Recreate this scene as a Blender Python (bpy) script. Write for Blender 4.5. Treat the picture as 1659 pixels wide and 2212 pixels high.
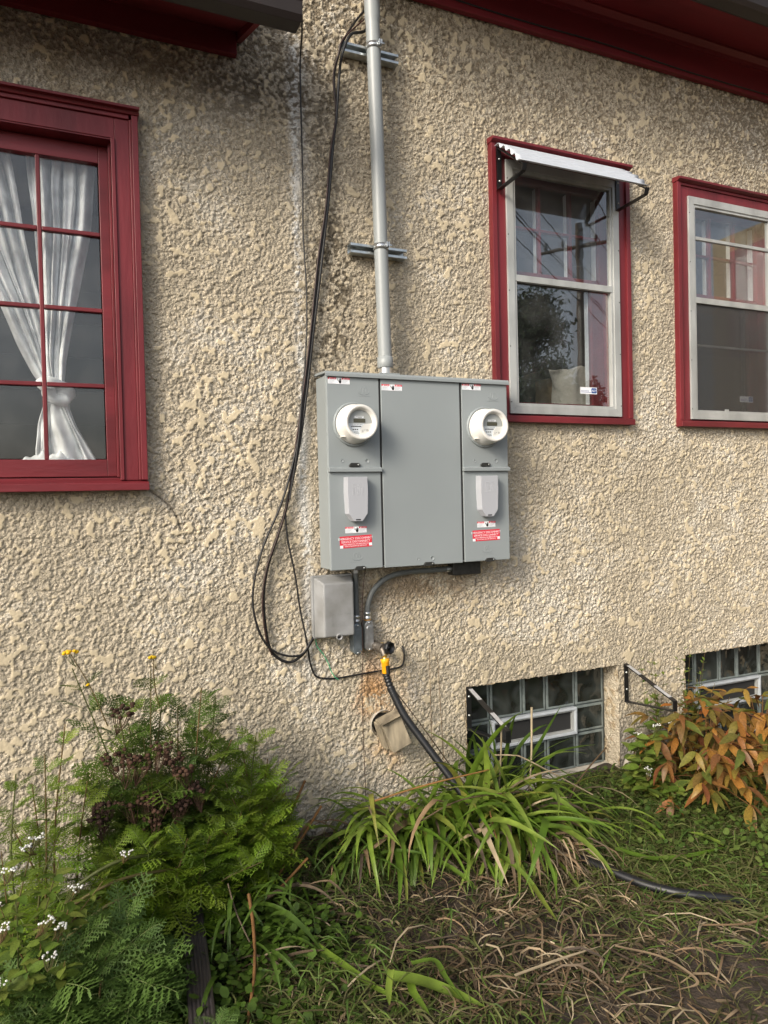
import bpy, bmesh, math, random
import numpy as np
from mathutils import Vector, Matrix, Euler, Quaternion
for o in list(bpy.data.objects): bpy.data.objects.remove(o)
R = math.radians
SC = bpy.context.scene
COL = SC.collection
rng = np.random.default_rng(7)
random.seed(11)

# ------------------------------------------------------------------ camera
cam = bpy.data.cameras.new('camera'); co = bpy.data.objects.new('camera', cam); COL.objects.link(co)
SC.camera = co
YAW, PITCH, ROLL = R(23.70), R(-1.02), R(-1.36)
_r = Vector((math.cos(YAW), -math.sin(YAW), 0)); _f = Vector((math.sin(YAW), math.cos(YAW), 0)); _u = Vector((0, 0, 1))
_f2 = _f*math.cos(PITCH)+_u*math.sin(PITCH); _u2 = _u*math.cos(PITCH)-_f*math.sin(PITCH)
_r3 = _r*math.cos(ROLL)+_u2*math.sin(ROLL); _u3 = _u2*math.cos(ROLL)-_r*math.sin(ROLL)
co.matrix_world = Matrix(((_r3.x, _u3.x, -_f2.x, 0), (_r3.y, _u3.y, -_f2.y, -2.95), (_r3.z, _u3.z, -_f2.z, 1.47), (0, 0, 0, 1)))
cam.sensor_fit = 'VERTICAL'; cam.sensor_height = 24.0; cam.lens = 24.0*1534/2212
cam.clip_start = 0.05; cam.clip_end = 2000
SC.render.resolution_x = 768; SC.render.resolution_y = 1024

# ------------------------------------------------------------------ world, sun, exposure
w = bpy.data.worlds.new('World'); SC.world = w; w.use_nodes = True
nt = w.node_tree; nt.nodes.clear()
sky = nt.nodes.new('ShaderNodeTexSky'); sky.sky_type = 'NISHITA'; sky.sun_disc = False
SUN_DIR = Vector((1.65, 1.0, -1.1)).normalized()
sky.sun_elevation = math.asin(-SUN_DIR.z); sky.sun_rotation = math.atan2(-SUN_DIR.x, -SUN_DIR.y)
sky.air_density = 1.0; sky.dust_density = 4.0; sky.ozone_density = 1.0
hsv = nt.nodes.new('ShaderNodeHueSaturation'); hsv.inputs['Saturation'].default_value = 0.5
bg = nt.nodes.new('ShaderNodeBackground'); bg.inputs['Strength'].default_value = 0.15
wo = nt.nodes.new('ShaderNodeOutputWorld')
nt.links.new(sky.outputs[0], hsv.inputs['Color']); nt.links.new(hsv.outputs[0], bg.inputs['Color']); nt.links.new(bg.outputs[0], wo.inputs[0])
sl = bpy.data.lights.new('sun', 'SUN'); so = bpy.data.objects.new('sun', sl); COL.objects.link(so)
sl.energy = 1.9; sl.angle = R(15); sl.color = (1.0, 0.9, 0.74)
so.rotation_euler = SUN_DIR.to_track_quat('-Z', 'Y').to_euler(); so.location = (-6, -4, 6)
vs = SC.view_settings
vs.view_transform = 'Standard'; vs.look = 'None'; vs.gamma = 1; vs.exposure = 0.70; vs.use_curve_mapping = False

# ------------------------------------------------------------------ materials
def new_mat(name):
    m = bpy.data.materials.new(name); m.use_nodes = True
    nt = m.node_tree; b = nt.nodes['Principled BSDF']
    return m, nt, b
def lnk(nt, a, b): nt.links.new(a, b)
def mat(name, col, rough=.6, metal=0., var=.15, scale=8., bump=0., bscale=60., spec=.5, col2=None, stretch=None, detail=4., coat=0.):
    m, nt, b = new_mat(name)
    tc = nt.nodes.new('ShaderNodeTexCoord'); src = tc.outputs['Object']
    if stretch:
        mp = nt.nodes.new('ShaderNodeMapping'); mp.inputs['Scale'].default_value = stretch
        lnk(nt, src, mp.inputs['Vector']); src = mp.outputs[0]
    n = nt.nodes.new('ShaderNodeTexNoise'); n.inputs['Scale'].default_value = scale; n.inputs['Detail'].default_value = detail
    lnk(nt, src, n.inputs['Vector'])
    rp = nt.nodes.new('ShaderNodeValToRGB'); e = rp.color_ramp.elements
    c2 = col2 or tuple(min(1, c*(1+var)) for c in col)
    c1 = tuple(c*(1-var) for c in col) if not col2 else col
    e[0].position = .35; e[0].color = (*c1, 1); e[1].position = .65; e[1].color = (*c2, 1)
    lnk(nt, n.outputs['Fac'], rp.inputs[0]); lnk(nt, rp.outputs[0], b.inputs['Base Color'])
    b.inputs['Roughness'].default_value = rough; b.inputs['Metallic'].default_value = metal
    b.inputs['Specular IOR Level'].default_value = spec
    if coat: b.inputs['Coat Weight'].default_value = coat
    if bump:
        n2 = nt.nodes.new('ShaderNodeTexNoise'); n2.inputs['Scale'].default_value = bscale; n2.inputs['Detail'].default_value = 6
        lnk(nt, src, n2.inputs['Vector'])
        bp = nt.nodes.new('ShaderNodeBump'); bp.inputs['Strength'].default_value = bump; bp.inputs['Distance'].default_value = .004
        lnk(nt, n2.outputs['Fac'], bp.inputs['Height']); lnk(nt, bp.outputs[0], b.inputs['Normal'])
    return m
def leaf_mat(name, cols, rough=.55, transl=.35, use_tint=True):
    """cols: ramp of colours picked by per-object random + per-blade tint"""
    m, nt, b = new_mat(name)
    oi = nt.nodes.new('ShaderNodeObjectInfo')
    at = nt.nodes.new('ShaderNodeAttribute'); at.attribute_name = 'tint'
    ad = nt.nodes.new('ShaderNodeMath'); ad.operation = 'ADD'
    lnk(nt, oi.outputs['Random'], ad.inputs[0]); lnk(nt, at.outputs['Fac'], ad.inputs[1])
    fr = nt.nodes.new('ShaderNodeMath'); fr.operation = 'FRACT'; lnk(nt, ad.outputs[0], fr.inputs[0])
    rp = nt.nodes.new('ShaderNodeValToRGB'); e = rp.color_ramp.elements
    while len(e) < len(cols): e.new(.5)
    for i, c in enumerate(cols):
        e[i].position = i/(len(cols)-1); e[i].color = (*c, 1)
    lnk(nt, fr.outputs[0], rp.inputs[0])
    tc = nt.nodes.new('ShaderNodeTexCoord')
    n = nt.nodes.new('ShaderNodeTexNoise'); n.inputs['Scale'].default_value = 14; lnk(nt, tc.outputs['Object'], n.inputs['Vector'])
    mr = nt.nodes.new('ShaderNodeMapRange'); mr.inputs[1].default_value = .3; mr.inputs[2].default_value = .7; mr.inputs[3].default_value = .72; mr.inputs[4].default_value = 1.2
    lnk(nt, n.outputs['Fac'], mr.inputs[0])
    mx = nt.nodes.new('ShaderNodeMixRGB'); mx.blend_type = 'MULTIPLY'; mx.inputs[0].default_value = 1
    lnk(nt, rp.outputs[0], mx.inputs[1]); lnk(nt, mr.outputs[0], mx.inputs[2])
    lnk(nt, mx.outputs[0], b.inputs['Base Color']); b.inputs['Roughness'].default_value = rough
    b.inputs['Specular IOR Level'].default_value = .3
    tr = nt.nodes.new('ShaderNodeBsdfTranslucent'); lnk(nt, mx.outputs[0], tr.inputs['Color'])
    ms = nt.nodes.new('ShaderNodeMixShader'); ms.inputs[0].default_value = transl
    lnk(nt, b.outputs[0], ms.inputs[1]); lnk(nt, tr.outputs[0], ms.inputs[2])
    lnk(nt, ms.outputs[0], nt.nodes['Material Output'].inputs['Surface'])
    return m
def glass_mat(name, ior=1.6, rough=.0, tint=(.97, .98, .98), dirt=.02, wob=.0):
    m, nt, b = new_mat(name); nt.nodes.remove(b)
    t = nt.nodes.new('ShaderNodeBsdfTransparent'); t.inputs[0].default_value = (*tint, 1)
    g = nt.nodes.new('ShaderNodeBsdfGlossy'); g.inputs['Roughness'].default_value = rough
    lw = nt.nodes.new('ShaderNodeLayerWeight'); lw.inputs[0].default_value = .5
    pw = nt.nodes.new('ShaderNodeMath'); pw.operation = 'POWER'; lnk(nt, lw.outputs['Facing'], pw.inputs[0]); pw.inputs[1].default_value = 5
    f = nt.nodes.new('ShaderNodeMapRange'); f.inputs[3].default_value = ior; f.inputs[4].default_value = 1.; lnk(nt, pw.outputs[0], f.inputs[0])
    ms = nt.nodes.new('ShaderNodeMixShader'); lnk(nt, f.outputs[0], ms.inputs[0]); lnk(nt, t.outputs[0], ms.inputs[1]); lnk(nt, g.outputs[0], ms.inputs[2])
    d = nt.nodes.new('ShaderNodeBsdfDiffuse'); d.inputs[0].default_value = (.6, .6, .58, 1)
    tc = nt.nodes.new('ShaderNodeTexCoord'); n = nt.nodes.new('ShaderNodeTexNoise'); n.inputs['Scale'].default_value = 9; n.inputs['Detail'].default_value = 8
    lnk(nt, tc.outputs['Object'], n.inputs['Vector'])
    mr = nt.nodes.new('ShaderNodeMapRange'); mr.inputs[1].default_value = .4; mr.inputs[2].default_value = .8; mr.inputs[3].default_value = dirt*.4; mr.inputs[4].default_value = dirt*3
    lnk(nt, n.outputs['Fac'], mr.inputs[0])
    m2 = nt.nodes.new('ShaderNodeMixShader'); lnk(nt, mr.outputs[0], m2.inputs[0]); lnk(nt, ms.outputs[0], m2.inputs[1]); lnk(nt, d.outputs[0], m2.inputs[2])
    if wob:
        n3 = nt.nodes.new('ShaderNodeTexNoise'); n3.inputs['Scale'].default_value = 5; lnk(nt, tc.outputs['Object'], n3.inputs['Vector'])
        bp = nt.nodes.new('ShaderNodeBump'); bp.inputs['Strength'].default_value = wob; bp.inputs['Distance'].default_value = .01
        lnk(nt, n3.outputs['Fac'], bp.inputs['Height']); lnk(nt, bp.outputs[0], g.inputs['Normal'])
    lnk(nt, m2.outputs[0], nt.nodes['Material Output'].inputs['Surface'])
    return m
M = {}
def stucco_mat():
    m, nt, b = new_mat('stucco')
    at = nt.nodes.new('ShaderNodeAttribute'); at.attribute_name = 'Col'
    tc = nt.nodes.new('ShaderNodeTexCoord')
    n = nt.nodes.new('ShaderNodeTexNoise'); n.inputs['Scale'].default_value = 150; n.inputs['Detail'].default_value = 4; n.inputs['Roughness'].default_value = .65; lnk(nt, tc.outputs['Object'], n.inputs['Vector'])
    vo = nt.nodes.new('ShaderNodeTexVoronoi'); vo.inputs['Scale'].default_value = 85; lnk(nt, tc.outputs['Object'], vo.inputs['Vector'])
    mr = nt.nodes.new('ShaderNodeMapRange'); mr.inputs[1].default_value = .3; mr.inputs[2].default_value = .7; mr.inputs[3].default_value = .72; mr.inputs[4].default_value = 1.26
    lnk(nt, n.outputs['Fac'], mr.inputs[0])
    iv = nt.nodes.new('ShaderNodeMath'); iv.operation = 'SUBTRACT'; iv.inputs[0].default_value = 1.12; lnk(nt, at.outputs['Alpha'], iv.inputs[1])
    mx = nt.nodes.new('ShaderNodeMixRGB'); mx.blend_type = 'MULTIPLY'; lnk(nt, iv.outputs[0], mx.inputs[0]); mx.use_clamp = True
    lnk(nt, at.outputs['Color'], mx.inputs[1]); lnk(nt, mr.outputs[0], mx.inputs[2]); lnk(nt, mx.outputs[0], b.inputs['Base Color'])
    b.inputs['Roughness'].default_value = .95; b.inputs['Specular IOR Level'].default_value = .15
    hs = nt.nodes.new('ShaderNodeMath'); hs.operation = 'SUBTRACT'; lnk(nt, n.outputs['Fac'], hs.inputs[0]); lnk(nt, vo.outputs['Distance'], hs.inputs[1])
    hm = nt.nodes.new('ShaderNodeMath'); hm.operation = 'MULTIPLY'; lnk(nt, hs.outputs[0], hm.inputs[0]); lnk(nt, iv.outputs[0], hm.inputs[1])
    bp = nt.nodes.new('ShaderNodeBump'); bp.inputs['Strength'].default_value = .9; bp.inputs['Distance'].default_value = .009
    lnk(nt, hm.outputs[0], bp.inputs['Height']); lnk(nt, bp.outputs[0], b.inputs['Normal'])
    return m
M['stucco'] = stucco_mat()
M['stucco_far'] = mat('stucco_far', (.33, .27, .18), .95, var=.3, scale=45, bump=1.0, bscale=40, spec=.1)
M['red'] = mat('red_paint', (.135, .015, .02), .42, var=.22, scale=9, bump=.35, bscale=55, stretch=(1, 1, .25), spec=.4)
M['redh'] = mat('red_paint_horizontal', (.135, .015, .02), .42, var=.22, scale=9, bump=.35, bscale=55, stretch=(.25, 1, 1), spec=.4)
M['eave'] = mat('red_eave_paint', (.15, .014, .02), .6, var=.2, scale=4, bump=.2, bscale=30, stretch=(.2, 1, 1), spec=.3)
M['gutter'] = mat('brown_gutter', (.018, .012, .011), .5, var=.15, scale=5)
M['alum'] = mat('weathered_aluminium', (.40, .41, .40), .5, .35, var=.16, scale=11, bump=.15, bscale=90, stretch=(1, 1, .4))
M['galv'] = mat('galvanised_steel', (.52, .55, .55), .32, .9, var=.2, scale=30)
M['zinc'] = mat('zinc_fitting', (.55, .57, .58), .28, .9, var=.15, scale=40)
M['dkmetal'] = mat('dark_latch_metal', (.045, .045, .042), .4, .5, var=.2, scale=60)
M['black'] = mat('black_powder_coat', (.008, .008, .009), .4, 0, var=.2, scale=30)
M['rubber'] = mat('black_cable_jacket', (.006, .0055, .006), .5, var=.25, scale=20)
M['brownwire'] = mat('brown_wire', (.03, .012, .009), .5, var=.3, scale=30)
M['hose'] = mat('black_hose', (.006, .0065, .008), .45, var=.25, scale=30)
M['panel'] = mat('grey_enamel', (.235, .26, .268), .42, var=.03, scale=3, spec=.45, bump=.03, bscale=200)
M['gap'] = mat('dark_gap', (.015, .015, .015), .8, var=.1)
M['brk'] = mat('light_grey_plastic', (.36, .37, .40), .5, var=.02, scale=4)
M['meter'] = mat('white_meter_plastic', (.64, .63, .60), .28, var=.02, scale=4, spec=.5)
M['meterface'] = mat('meter_face_grey', (.33, .34, .33), .5, var=.03)
M['meterlab'] = mat('meter_label', (.62, .65, .68), .5, var=.03)
M['lcd'] = mat('lcd', (.065, .06, .035), .25, var=.1, scale=60)
M['pvc'] = mat('grey_pvc', (.26, .28, .285), .42, var=.05, scale=6, stretch=(1, 1, .2))
M['pvcd'] = mat('grey_conduit', (.11, .12, .12), .5, var=.1, scale=12)
M['hub'] = mat('bare_aluminium', (.6, .6, .59), .3, .8, var=.1, scale=30)
M['nid'] = mat('weathered_grey_box', (.17, .17, .165), .5, var=.28, scale=9, detail=8, col2=(.27, .275, .28), bump=.1, bscale=90)
M['lb'] = mat('painted_fitting', (.16, .19, .21), .3, .5, var=.15, scale=30)
M['brass'] = mat('brass', (.75, .52, .16), .28, .9, var=.15, scale=40)
M['bronze'] = mat('old_brass', (.14, .12, .1), .45, .6, var=.3, scale=60)
M['yellow'] = mat('yellow_plastic', (.85, .38, .01), .4, var=.05)
M['wood'] = mat('weathered_wood', (.22, .185, .13), .85, var=.45, scale=16, bump=.4, bscale=40, stretch=(1.5, 1, .3))
M['green'] = mat('green_twine', (.05, .30, .15), .6, var=.2, scale=50)
M['white'] = mat('sticker_white', (.78, .79, .82), .45, var=.02)
M['stred'] = mat('sticker_red', (.62, .02, .045), .42, var=.05)
M['ink'] = mat('black_ink', (.012, .012, .014), .5, var=.1)
M['inkgrey'] = mat('grey_ink', (.22, .27, .33), .5, var=.1)
M['blue'] = mat('decal_blue', (.02, .07, .25), .4, var=.05)
M['ventw'] = mat('vent_white', (.40, .43, .46), .45, var=.08, scale=20)
M['tape'] = mat('grey_foam_tape', (.33, .33, .33), .7, var=.15, scale=40)
M['awn'] = mat('white_corrugated', (.44, .47, .52), .4, var=.03, scale=20)
M['cloth'] = leaf_mat('white_voile', [(.84, .85, .85), (.86, .87, .87)], .8, .12)
M['cloth2'] = mat('cream_cloth', (.55, .51, .44), .9, var=.1, scale=12, bump=.3, bscale=50)
M['card'] = mat('cardboard', (.30, .20, .11), .8, var=.12, scale=12)
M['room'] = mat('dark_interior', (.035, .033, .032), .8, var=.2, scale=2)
M['concrete'] = mat('concrete', (.36, .33, .28), .9, var=.25, scale=18, bump=.6, bscale=50)
M['glass'] = glass_mat('window_glass', .055, dirt=.012, wob=.015)
M['storm'] = glass_mat('storm_glass', .135, dirt=.012, wob=.02, tint=(.95, .96, .96))
M['mglass'] = glass_mat('meter_glass', .03, dirt=.0)
def block_mat():
    m, nt, b = new_mat('glass_block')
    tc = nt.nodes.new('ShaderNodeTexCoord'); n = nt.nodes.new('ShaderNodeTexNoise'); n.inputs['Scale'].default_value = 7; n.inputs['Detail'].default_value = 1; n.inputs['Distortion'].default_value = 1.2
    oi = nt.nodes.new('ShaderNodeObjectInfo'); va = nt.nodes.new('ShaderNodeVectorMath'); va.operation = 'ADD'
    sc_ = nt.nodes.new('ShaderNodeVectorMath'); sc_.operation = 'SCALE'; sc_.inputs['Scale'].default_value = 1.0
    lnk(nt, oi.outputs['Location'], sc_.inputs[0]); lnk(nt, tc.outputs['Object'], va.inputs[0]); lnk(nt, sc_.outputs[0], va.inputs[1]); lnk(nt, va.outputs[0], n.inputs['Vector'])
    bp = nt.nodes.new('ShaderNodeBump'); bp.inputs['Strength'].default_value = 1.; bp.inputs['Distance'].default_value = .02
    lnk(nt, n.outputs['Fac'], bp.inputs['Height']); lnk(nt, bp.outputs[0], b.inputs['Normal'])
    rp = nt.nodes.new('ShaderNodeValToRGB'); e = rp.color_ramp.elements
    e[0].position = .38; e[0].color = (.012, .014, .012, 1); e[1].position = .8; e[1].color = (.05, .058, .055, 1)
    lnk(nt, n.outputs['Fac'], rp.inputs[0]); lnk(nt, rp.outputs[0], b.inputs['Base Color'])
    b.inputs['Roughness'].default_value = .06; b.inputs['Specular IOR Level'].default_value = .5
    return m
M['block'] = block_mat()
M['blockedge'] = mat('glass_block_edge', (.15, .175, .17), .25, var=.2, scale=20, spec=.5)
M['mortar'] = mat('block_joint', (.07, .085, .085), .35, var=.2, scale=20)
def screen_mat():
    m, nt, b = new_mat('insect_screen')
    b.inputs['Base Color'].default_value = (.05, .05, .05, 1); b.inputs['Roughness'].default_value = .6
    t = nt.nodes.new('ShaderNodeBsdfTransparent'); ms = nt.nodes.new('ShaderNodeMixShader'); ms.inputs[0].default_value = .42
    lnk(nt, t.outputs[0], ms.inputs[1]); lnk(nt, b.outputs[0], ms.inputs[2]); lnk(nt, ms.outputs[0], nt.nodes['Material Output'].inputs['Surface'])
    return m
M['screen'] = screen_mat()
def soil_mat():
    m, nt, b = new_mat('soil')
    tc = nt.nodes.new('ShaderNodeTexCoord'); n = nt.nodes.new('ShaderNodeTexNoise'); n.inputs['Scale'].default_value = 14; n.inputs['Detail'].default_value = 10
    lnk(nt, tc.outputs['Object'], n.inputs['Vector'])
    rp = nt.nodes.new('ShaderNodeValToRGB'); e = rp.color_ramp.elements
    e[0].position = .3; e[0].color = (.016, .011, .008, 1); e[1].position = .7; e[1].color = (.06, .043, .03, 1)
    lnk(nt, n.outputs['Fac'], rp.inputs[0]); lnk(nt, rp.outputs[0], b.inputs['Base Color']); b.inputs['Roughness'].default_value = .95
    n2 = nt.nodes.new('ShaderNodeTexNoise'); n2.inputs['Scale'].default_value = 80; n2.inputs['Detail'].default_value = 6; lnk(nt, tc.outputs['Object'], n2.inputs['Vector'])
    bp = nt.nodes.new('ShaderNodeBump'); bp.inputs['Strength'].default_value = .9; bp.inputs['Distance'].default_value = .01
    lnk(nt, n2.outputs['Fac'], bp.inputs['Height']); lnk(nt, bp.outputs[0], b.inputs['Normal'])
    return m
M['soil'] = soil_mat()
M['tansy'] = leaf_mat('tansy_leaf', [(.05, .095, .014), (.09, .155, .02), (.06, .115, .022), (.15, .215, .03), (.11, .17, .025)], .5, .42)
M['tansyl'] = leaf_mat('fresh_tansy_leaf', [(.13, .23, .02), (.22, .32, .03), (.10, .185, .02), (.28, .36, .05)], .5, .48)
M['tansyb'] = leaf_mat('blue_green_tansy_leaf', [(.08, .145, .03), (.11, .185, .04), (.065, .12, .028)], .55, .4)
M['rib'] = leaf_mat('pale_leaf_rib', [(.16, .21, .07), (.20, .24, .09)], .5, .2)
M['stem'] = leaf_mat('green_brown_stem', [(.07, .085, .025), (.13, .075, .03)], .6, .1)
M['drystem'] = leaf_mat('dry_stem', [(.15, .07, .02), (.22, .115, .04), (.11, .05, .02)], .7, .1)
M['seed'] = leaf_mat('brown_seed_head', [(.028, .014, .010), (.06, .03, .018), (.04, .02, .012)], .9, .0)
M['yflower'] = leaf_mat('yellow_flower', [(.75, .45, .01), (.8, .55, .02)], .6, .2)
M['wflower'] = leaf_mat('white_flower', [(.75, .76, .72), (.8, .8, .78)], .6, .3)
M['lily'] = leaf_mat('daylily_blade', [(.08, .15, .015), (.13, .21, .025), (.20, .27, .045), (.09, .16, .02), (.24, .24, .05)], .4, .35)
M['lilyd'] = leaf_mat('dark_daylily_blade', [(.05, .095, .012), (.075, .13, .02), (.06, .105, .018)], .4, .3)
M['straw'] = leaf_mat('straw', [(.38, .29, .18), (.15, .10, .06), (.24, .16, .09), (.09, .06, .035), (.44, .36, .24), (.05, .035, .025), (.20, .15, .10)], .7, .2)
M['mulch'] = leaf_mat('mulch', [(.045, .065, .014), (.055, .036, .02), (.13, .09, .05), (.035, .025, .014), (.035, .055, .012), (.075, .085, .025), (.20, .145, .09), (.028, .02, .013), (.06, .08, .02)], .8, .2)
M['peony'] = leaf_mat('peony_leaf', [(.34, .12, .025), (.13, .15, .028), (.24, .085, .03), (.19, .155, .03), (.36, .16, .035), (.09, .12, .022), (.19, .065, .028), (.14, .09, .03)], .45, .3)
M['weed'] = leaf_mat('weed_leaf', [(.08, .14, .02), (.13, .19, .03), (.20, .24, .05), (.06, .11, .022)], .5, .35)
M['ground'] = leaf_mat('ground_cover', [(.045, .085, .016), (.075, .13, .022), (.11, .16, .03), (.055, .08, .02), (.15, .19, .045)], .55, .35)
M['grass'] = leaf_mat('grass_clipping', [(.06, .11, .02), (.10, .16, .03), (.12, .13, .04), (.08, .07, .03), (.16, .18, .06)], .6, .3)
M['tree'] = leaf_mat('tree_leaf', [(.02, .04, .015), (.03, .06, .02)], .6, .2)
M['bark'] = mat('bark', (.06, .045, .035), .9, var=.3, scale=10, bump=.5, bscale=20)
M['pole'] = mat('pole_wood', (.09, .07, .055), .9, var=.2, scale=10)
M['downspout'] = mat('dark_brown_downspout', (.038, .032, .033), .4, var=.15, scale=10)

# ------------------------------------------------------------------ mesh helpers
WL = {}
class MB:
    def __init__(s): s.v = []; s.f = []; s.sm = []
    def add(s, vs, fs, smooth=False):
        n = len(s.v); s.v += [tuple(p) for p in vs]; s.f += [tuple(i+n for i in q) for q in fs]; s.sm += [smooth]*len(fs); return s
    def box(s, x0, x1, y0, y1, z0, z1):
        return s.add([(x0,y0,z0),(x1,y0,z0),(x1,y1,z0),(x0,y1,z0),(x0,y0,z1),(x1,y0,z1),(x1,y1,z1),(x0,y1,z1)],
                     [(0,3,2,1),(4,5,6,7),(0,1,5,4),(1,2,6,5),(2,3,7,6),(3,0,4,7)])
    def hexa(s, p): # 8 pts, bottom ring then top ring
        return s.add(p, [(0,3,2,1),(4,5,6,7),(0,1,5,4),(1,2,6,5),(2,3,7,6),(3,0,4,7)])
    def prism(s, poly, y0, y1): # poly of (x,z)
        n = len(poly)
        a = sum(poly[i][0]*poly[(i+1)%n][1]-poly[(i+1)%n][0]*poly[i][1] for i in range(n))
        if a < 0: poly = poly[::-1]
        vs = [(x, y0, z) for x, z in poly]+[(x, y1, z) for x, z in poly]
        fs = [tuple(range(n)), tuple(range(2*n-1, n-1, -1))]+[(i, i+n, (i+1)%n+n, (i+1)%n) for i in range(n)]
        return s.add(vs, fs)
    def prismx(s, poly, x0, x1): # poly of (y,z)
        n = len(poly)
        vs = [(x0, y, z) for y, z in poly]+[(x1, y, z) for y, z in poly]
        fs = [tuple(range(n)), tuple(range(2*n-1, n-1, -1))]+[(i, i+n, (i+1)%n+n, (i+1)%n) for i in range(n)]
        return s.add(vs, fs)
    def tube(s, pts, r, n=8, caps=True):
        pts = [Vector(p) for p in pts]; rs = r if hasattr(r, '__len__') else [r]*len(pts)
        vs = []; fs = []; prev = None
        for i, p in enumerate(pts):
            t = (pts[min(i+1, len(pts)-1)]-pts[max(i-1, 0)]).normalized()
            if prev is None:
                a = t.orthogonal().normalized()
            else:
                a = (prev-t*prev.dot(t)); a = a.normalized() if a.length > 1e-6 else t.orthogonal().normalized()
            prev = a; b = t.cross(a)
            for k in range(n):
                an = 2*math.pi*k/n; vs.append(p+(a*math.cos(an)+b*math.sin(an))*rs[i])
        for i in range(len(pts)-1):
            for k in range(n):
                fs.append((i*n+k, i*n+(k+1)%n, (i+1)*n+(k+1)%n, (i+1)*n+k))
        s.add(vs, fs, True)
        if caps: s.add([vs[k] for k in range(n)], [tuple(range(n-1, -1, -1))]); s.add([vs[(len(pts)-1)*n+k] for k in range(n)], [tuple(range(n))])
        return s
    def lathe(s, prof, c, axis=(0,-1,0), n=32, smooth=True): # prof (r, h along axis)
        ax = Vector(axis).normalized(); a = ax.orthogonal().normalized(); b = ax.cross(a); c = Vector(c)
        vs = []; fs = []
        for r_, h in prof:
            for k in range(n):
                an = 2*math.pi*k/n; vs.append(c+ax*h+(a*math.cos(an)+b*math.sin(an))*max(r_, 1e-5))
        for i in range(len(prof)-1):
            for k in range(n): fs.append((i*n+k, i*n+(k+1)%n, (i+1)*n+(k+1)%n, (i+1)*n+k))
        return s.add(vs, fs, smooth)
    def disc(s, c, r, axis=(0,-1,0), n=24):
        ax = Vector(axis).normalized(); a = ax.orthogonal().normalized(); b = ax.cross(a); c = Vector(c)
        return s.add([c+(a*math.cos(2*math.pi*k/n)+b*math.sin(2*math.pi*k/n))*r for k in range(n)], [tuple(range(n))])
    def build(s, name, m, parent=None, bevel=0., label=None, seg=2, smooth_all=False):
        off = WL.get(parent.name, Vector()) if parent else Vector()
        me = bpy.data.meshes.new(name); me.from_pydata([(p[0]-off.x, p[1]-off.y, p[2]-off.z) for p in s.v], [], s.f)
        me.polygons.foreach_set('use_smooth', [bool(x) or smooth_all for x in s.sm])
        if bevel:
            bm = bmesh.new(); bm.from_mesh(me)
            ed = [e for e in bm.edges if len(e.link_faces) == 2 and e.calc_face_angle(0) > .5]
            bmesh.ops.bevel(bm, geom=ed, offset=bevel, segments=seg, profile=.5, affect='EDGES', clamp_overlap=True)
            bm.to_mesh(me); bm.free()
        me.materials.append(m if not isinstance(m, str) else M[m]); me.update()
        return link(name, me, parent, label=label)
def link(name, me, parent=None, loc=None, rot=None, scale=None, label=None):
    o = bpy.data.objects.new(name, me); COL.objects.link(o)
    if parent: o.parent = parent; WL[o.name] = WL.get(parent.name, Vector()).copy()
    else: WL[o.name] = Vector()
    if loc is not None: o.location = loc
    if rot is not None:
        o.rotation_euler = rot.to_euler() if isinstance(rot, (Quaternion, Matrix)) else rot
    if scale is not None: o.scale = (scale,)*3 if not hasattr(scale, '__len__') else scale
    if label: o['label'] = label
    return o
def tag(o, label, cat, group=None, kind=None):
    o['label'] = label; o['category'] = cat
    if group: o['group'] = group
    if kind: o['kind'] = kind
    return o
def thing(name, loc, label, cat, group=None):
    o = bpy.data.objects.new(name, None); COL.objects.link(o); o.location = loc; o.empty_display_size = .05
    WL[o.name] = Vector(loc); return tag(o, label, cat, group)
def bx(name, m, parent, *b, bevel=.0015, label=None):
    x0, x1, y0, y1, z0, z1 = b
    return MB().box(min(x0,x1), max(x0,x1), min(y0,y1), max(y0,y1), min(z0,z1), max(z0,z1)).build(name, m, parent, bevel, label)
def smoothpath(pts, n=8):
    pts = [Vector(p) for p in pts]; out = []
    P = [pts[0]*2-pts[1]]+pts+[pts[-1]*2-pts[-2]]
    for i in range(1, len(P)-2):
        for k in range(n):
            t = k/n; a, b, c, d = P[i-1], P[i], P[i+1], P[i+2]
            out.append(.5*((2*b)+(-a+c)*t+(2*a-5*b+4*c-d)*t*t+(-a+3*b-3*c+d)*t**3))
    return out+[pts[-1]]
def text_mesh(body, size, m, parent, origin, right=(1,0,0), up=(0,0,1), name='lettering', align='LEFT', shear=0., depth=.0, bold=.0):
    cu = bpy.data.curves.new('t', 'FONT'); cu.body = body; cu.size = size; cu.align_x = align; cu.align_y = 'BOTTOM_BASELINE'; cu.resolution_u = 2; cu.shear = shear
    cu.extrude = depth; cu.offset = size*bold
    ob = bpy.data.objects.new('t', cu); COL.objects.link(ob)
    dg = bpy.context.evaluated_depsgraph_get(); me = bpy.data.meshes.new_from_object(ob.evaluated_get(dg))
    bpy.data.objects.remove(ob); bpy.data.curves.remove(cu)
    r, u = Vector(right).normalized(), Vector(up).normalized(); nrm = r.cross(u)
    off = WL.get(parent.name, Vector()); o3 = Vector(origin)-off
    co_ = [o3+r*v.co.x+u*v.co.y+nrm*v.co.z for v in me.vertices]
    for v, c in zip(me.vertices, co_): v.co = c
    me.materials.clear(); me.materials.append(M[m]); me.update(); me.name = name
    return link(name, me, parent)

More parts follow.
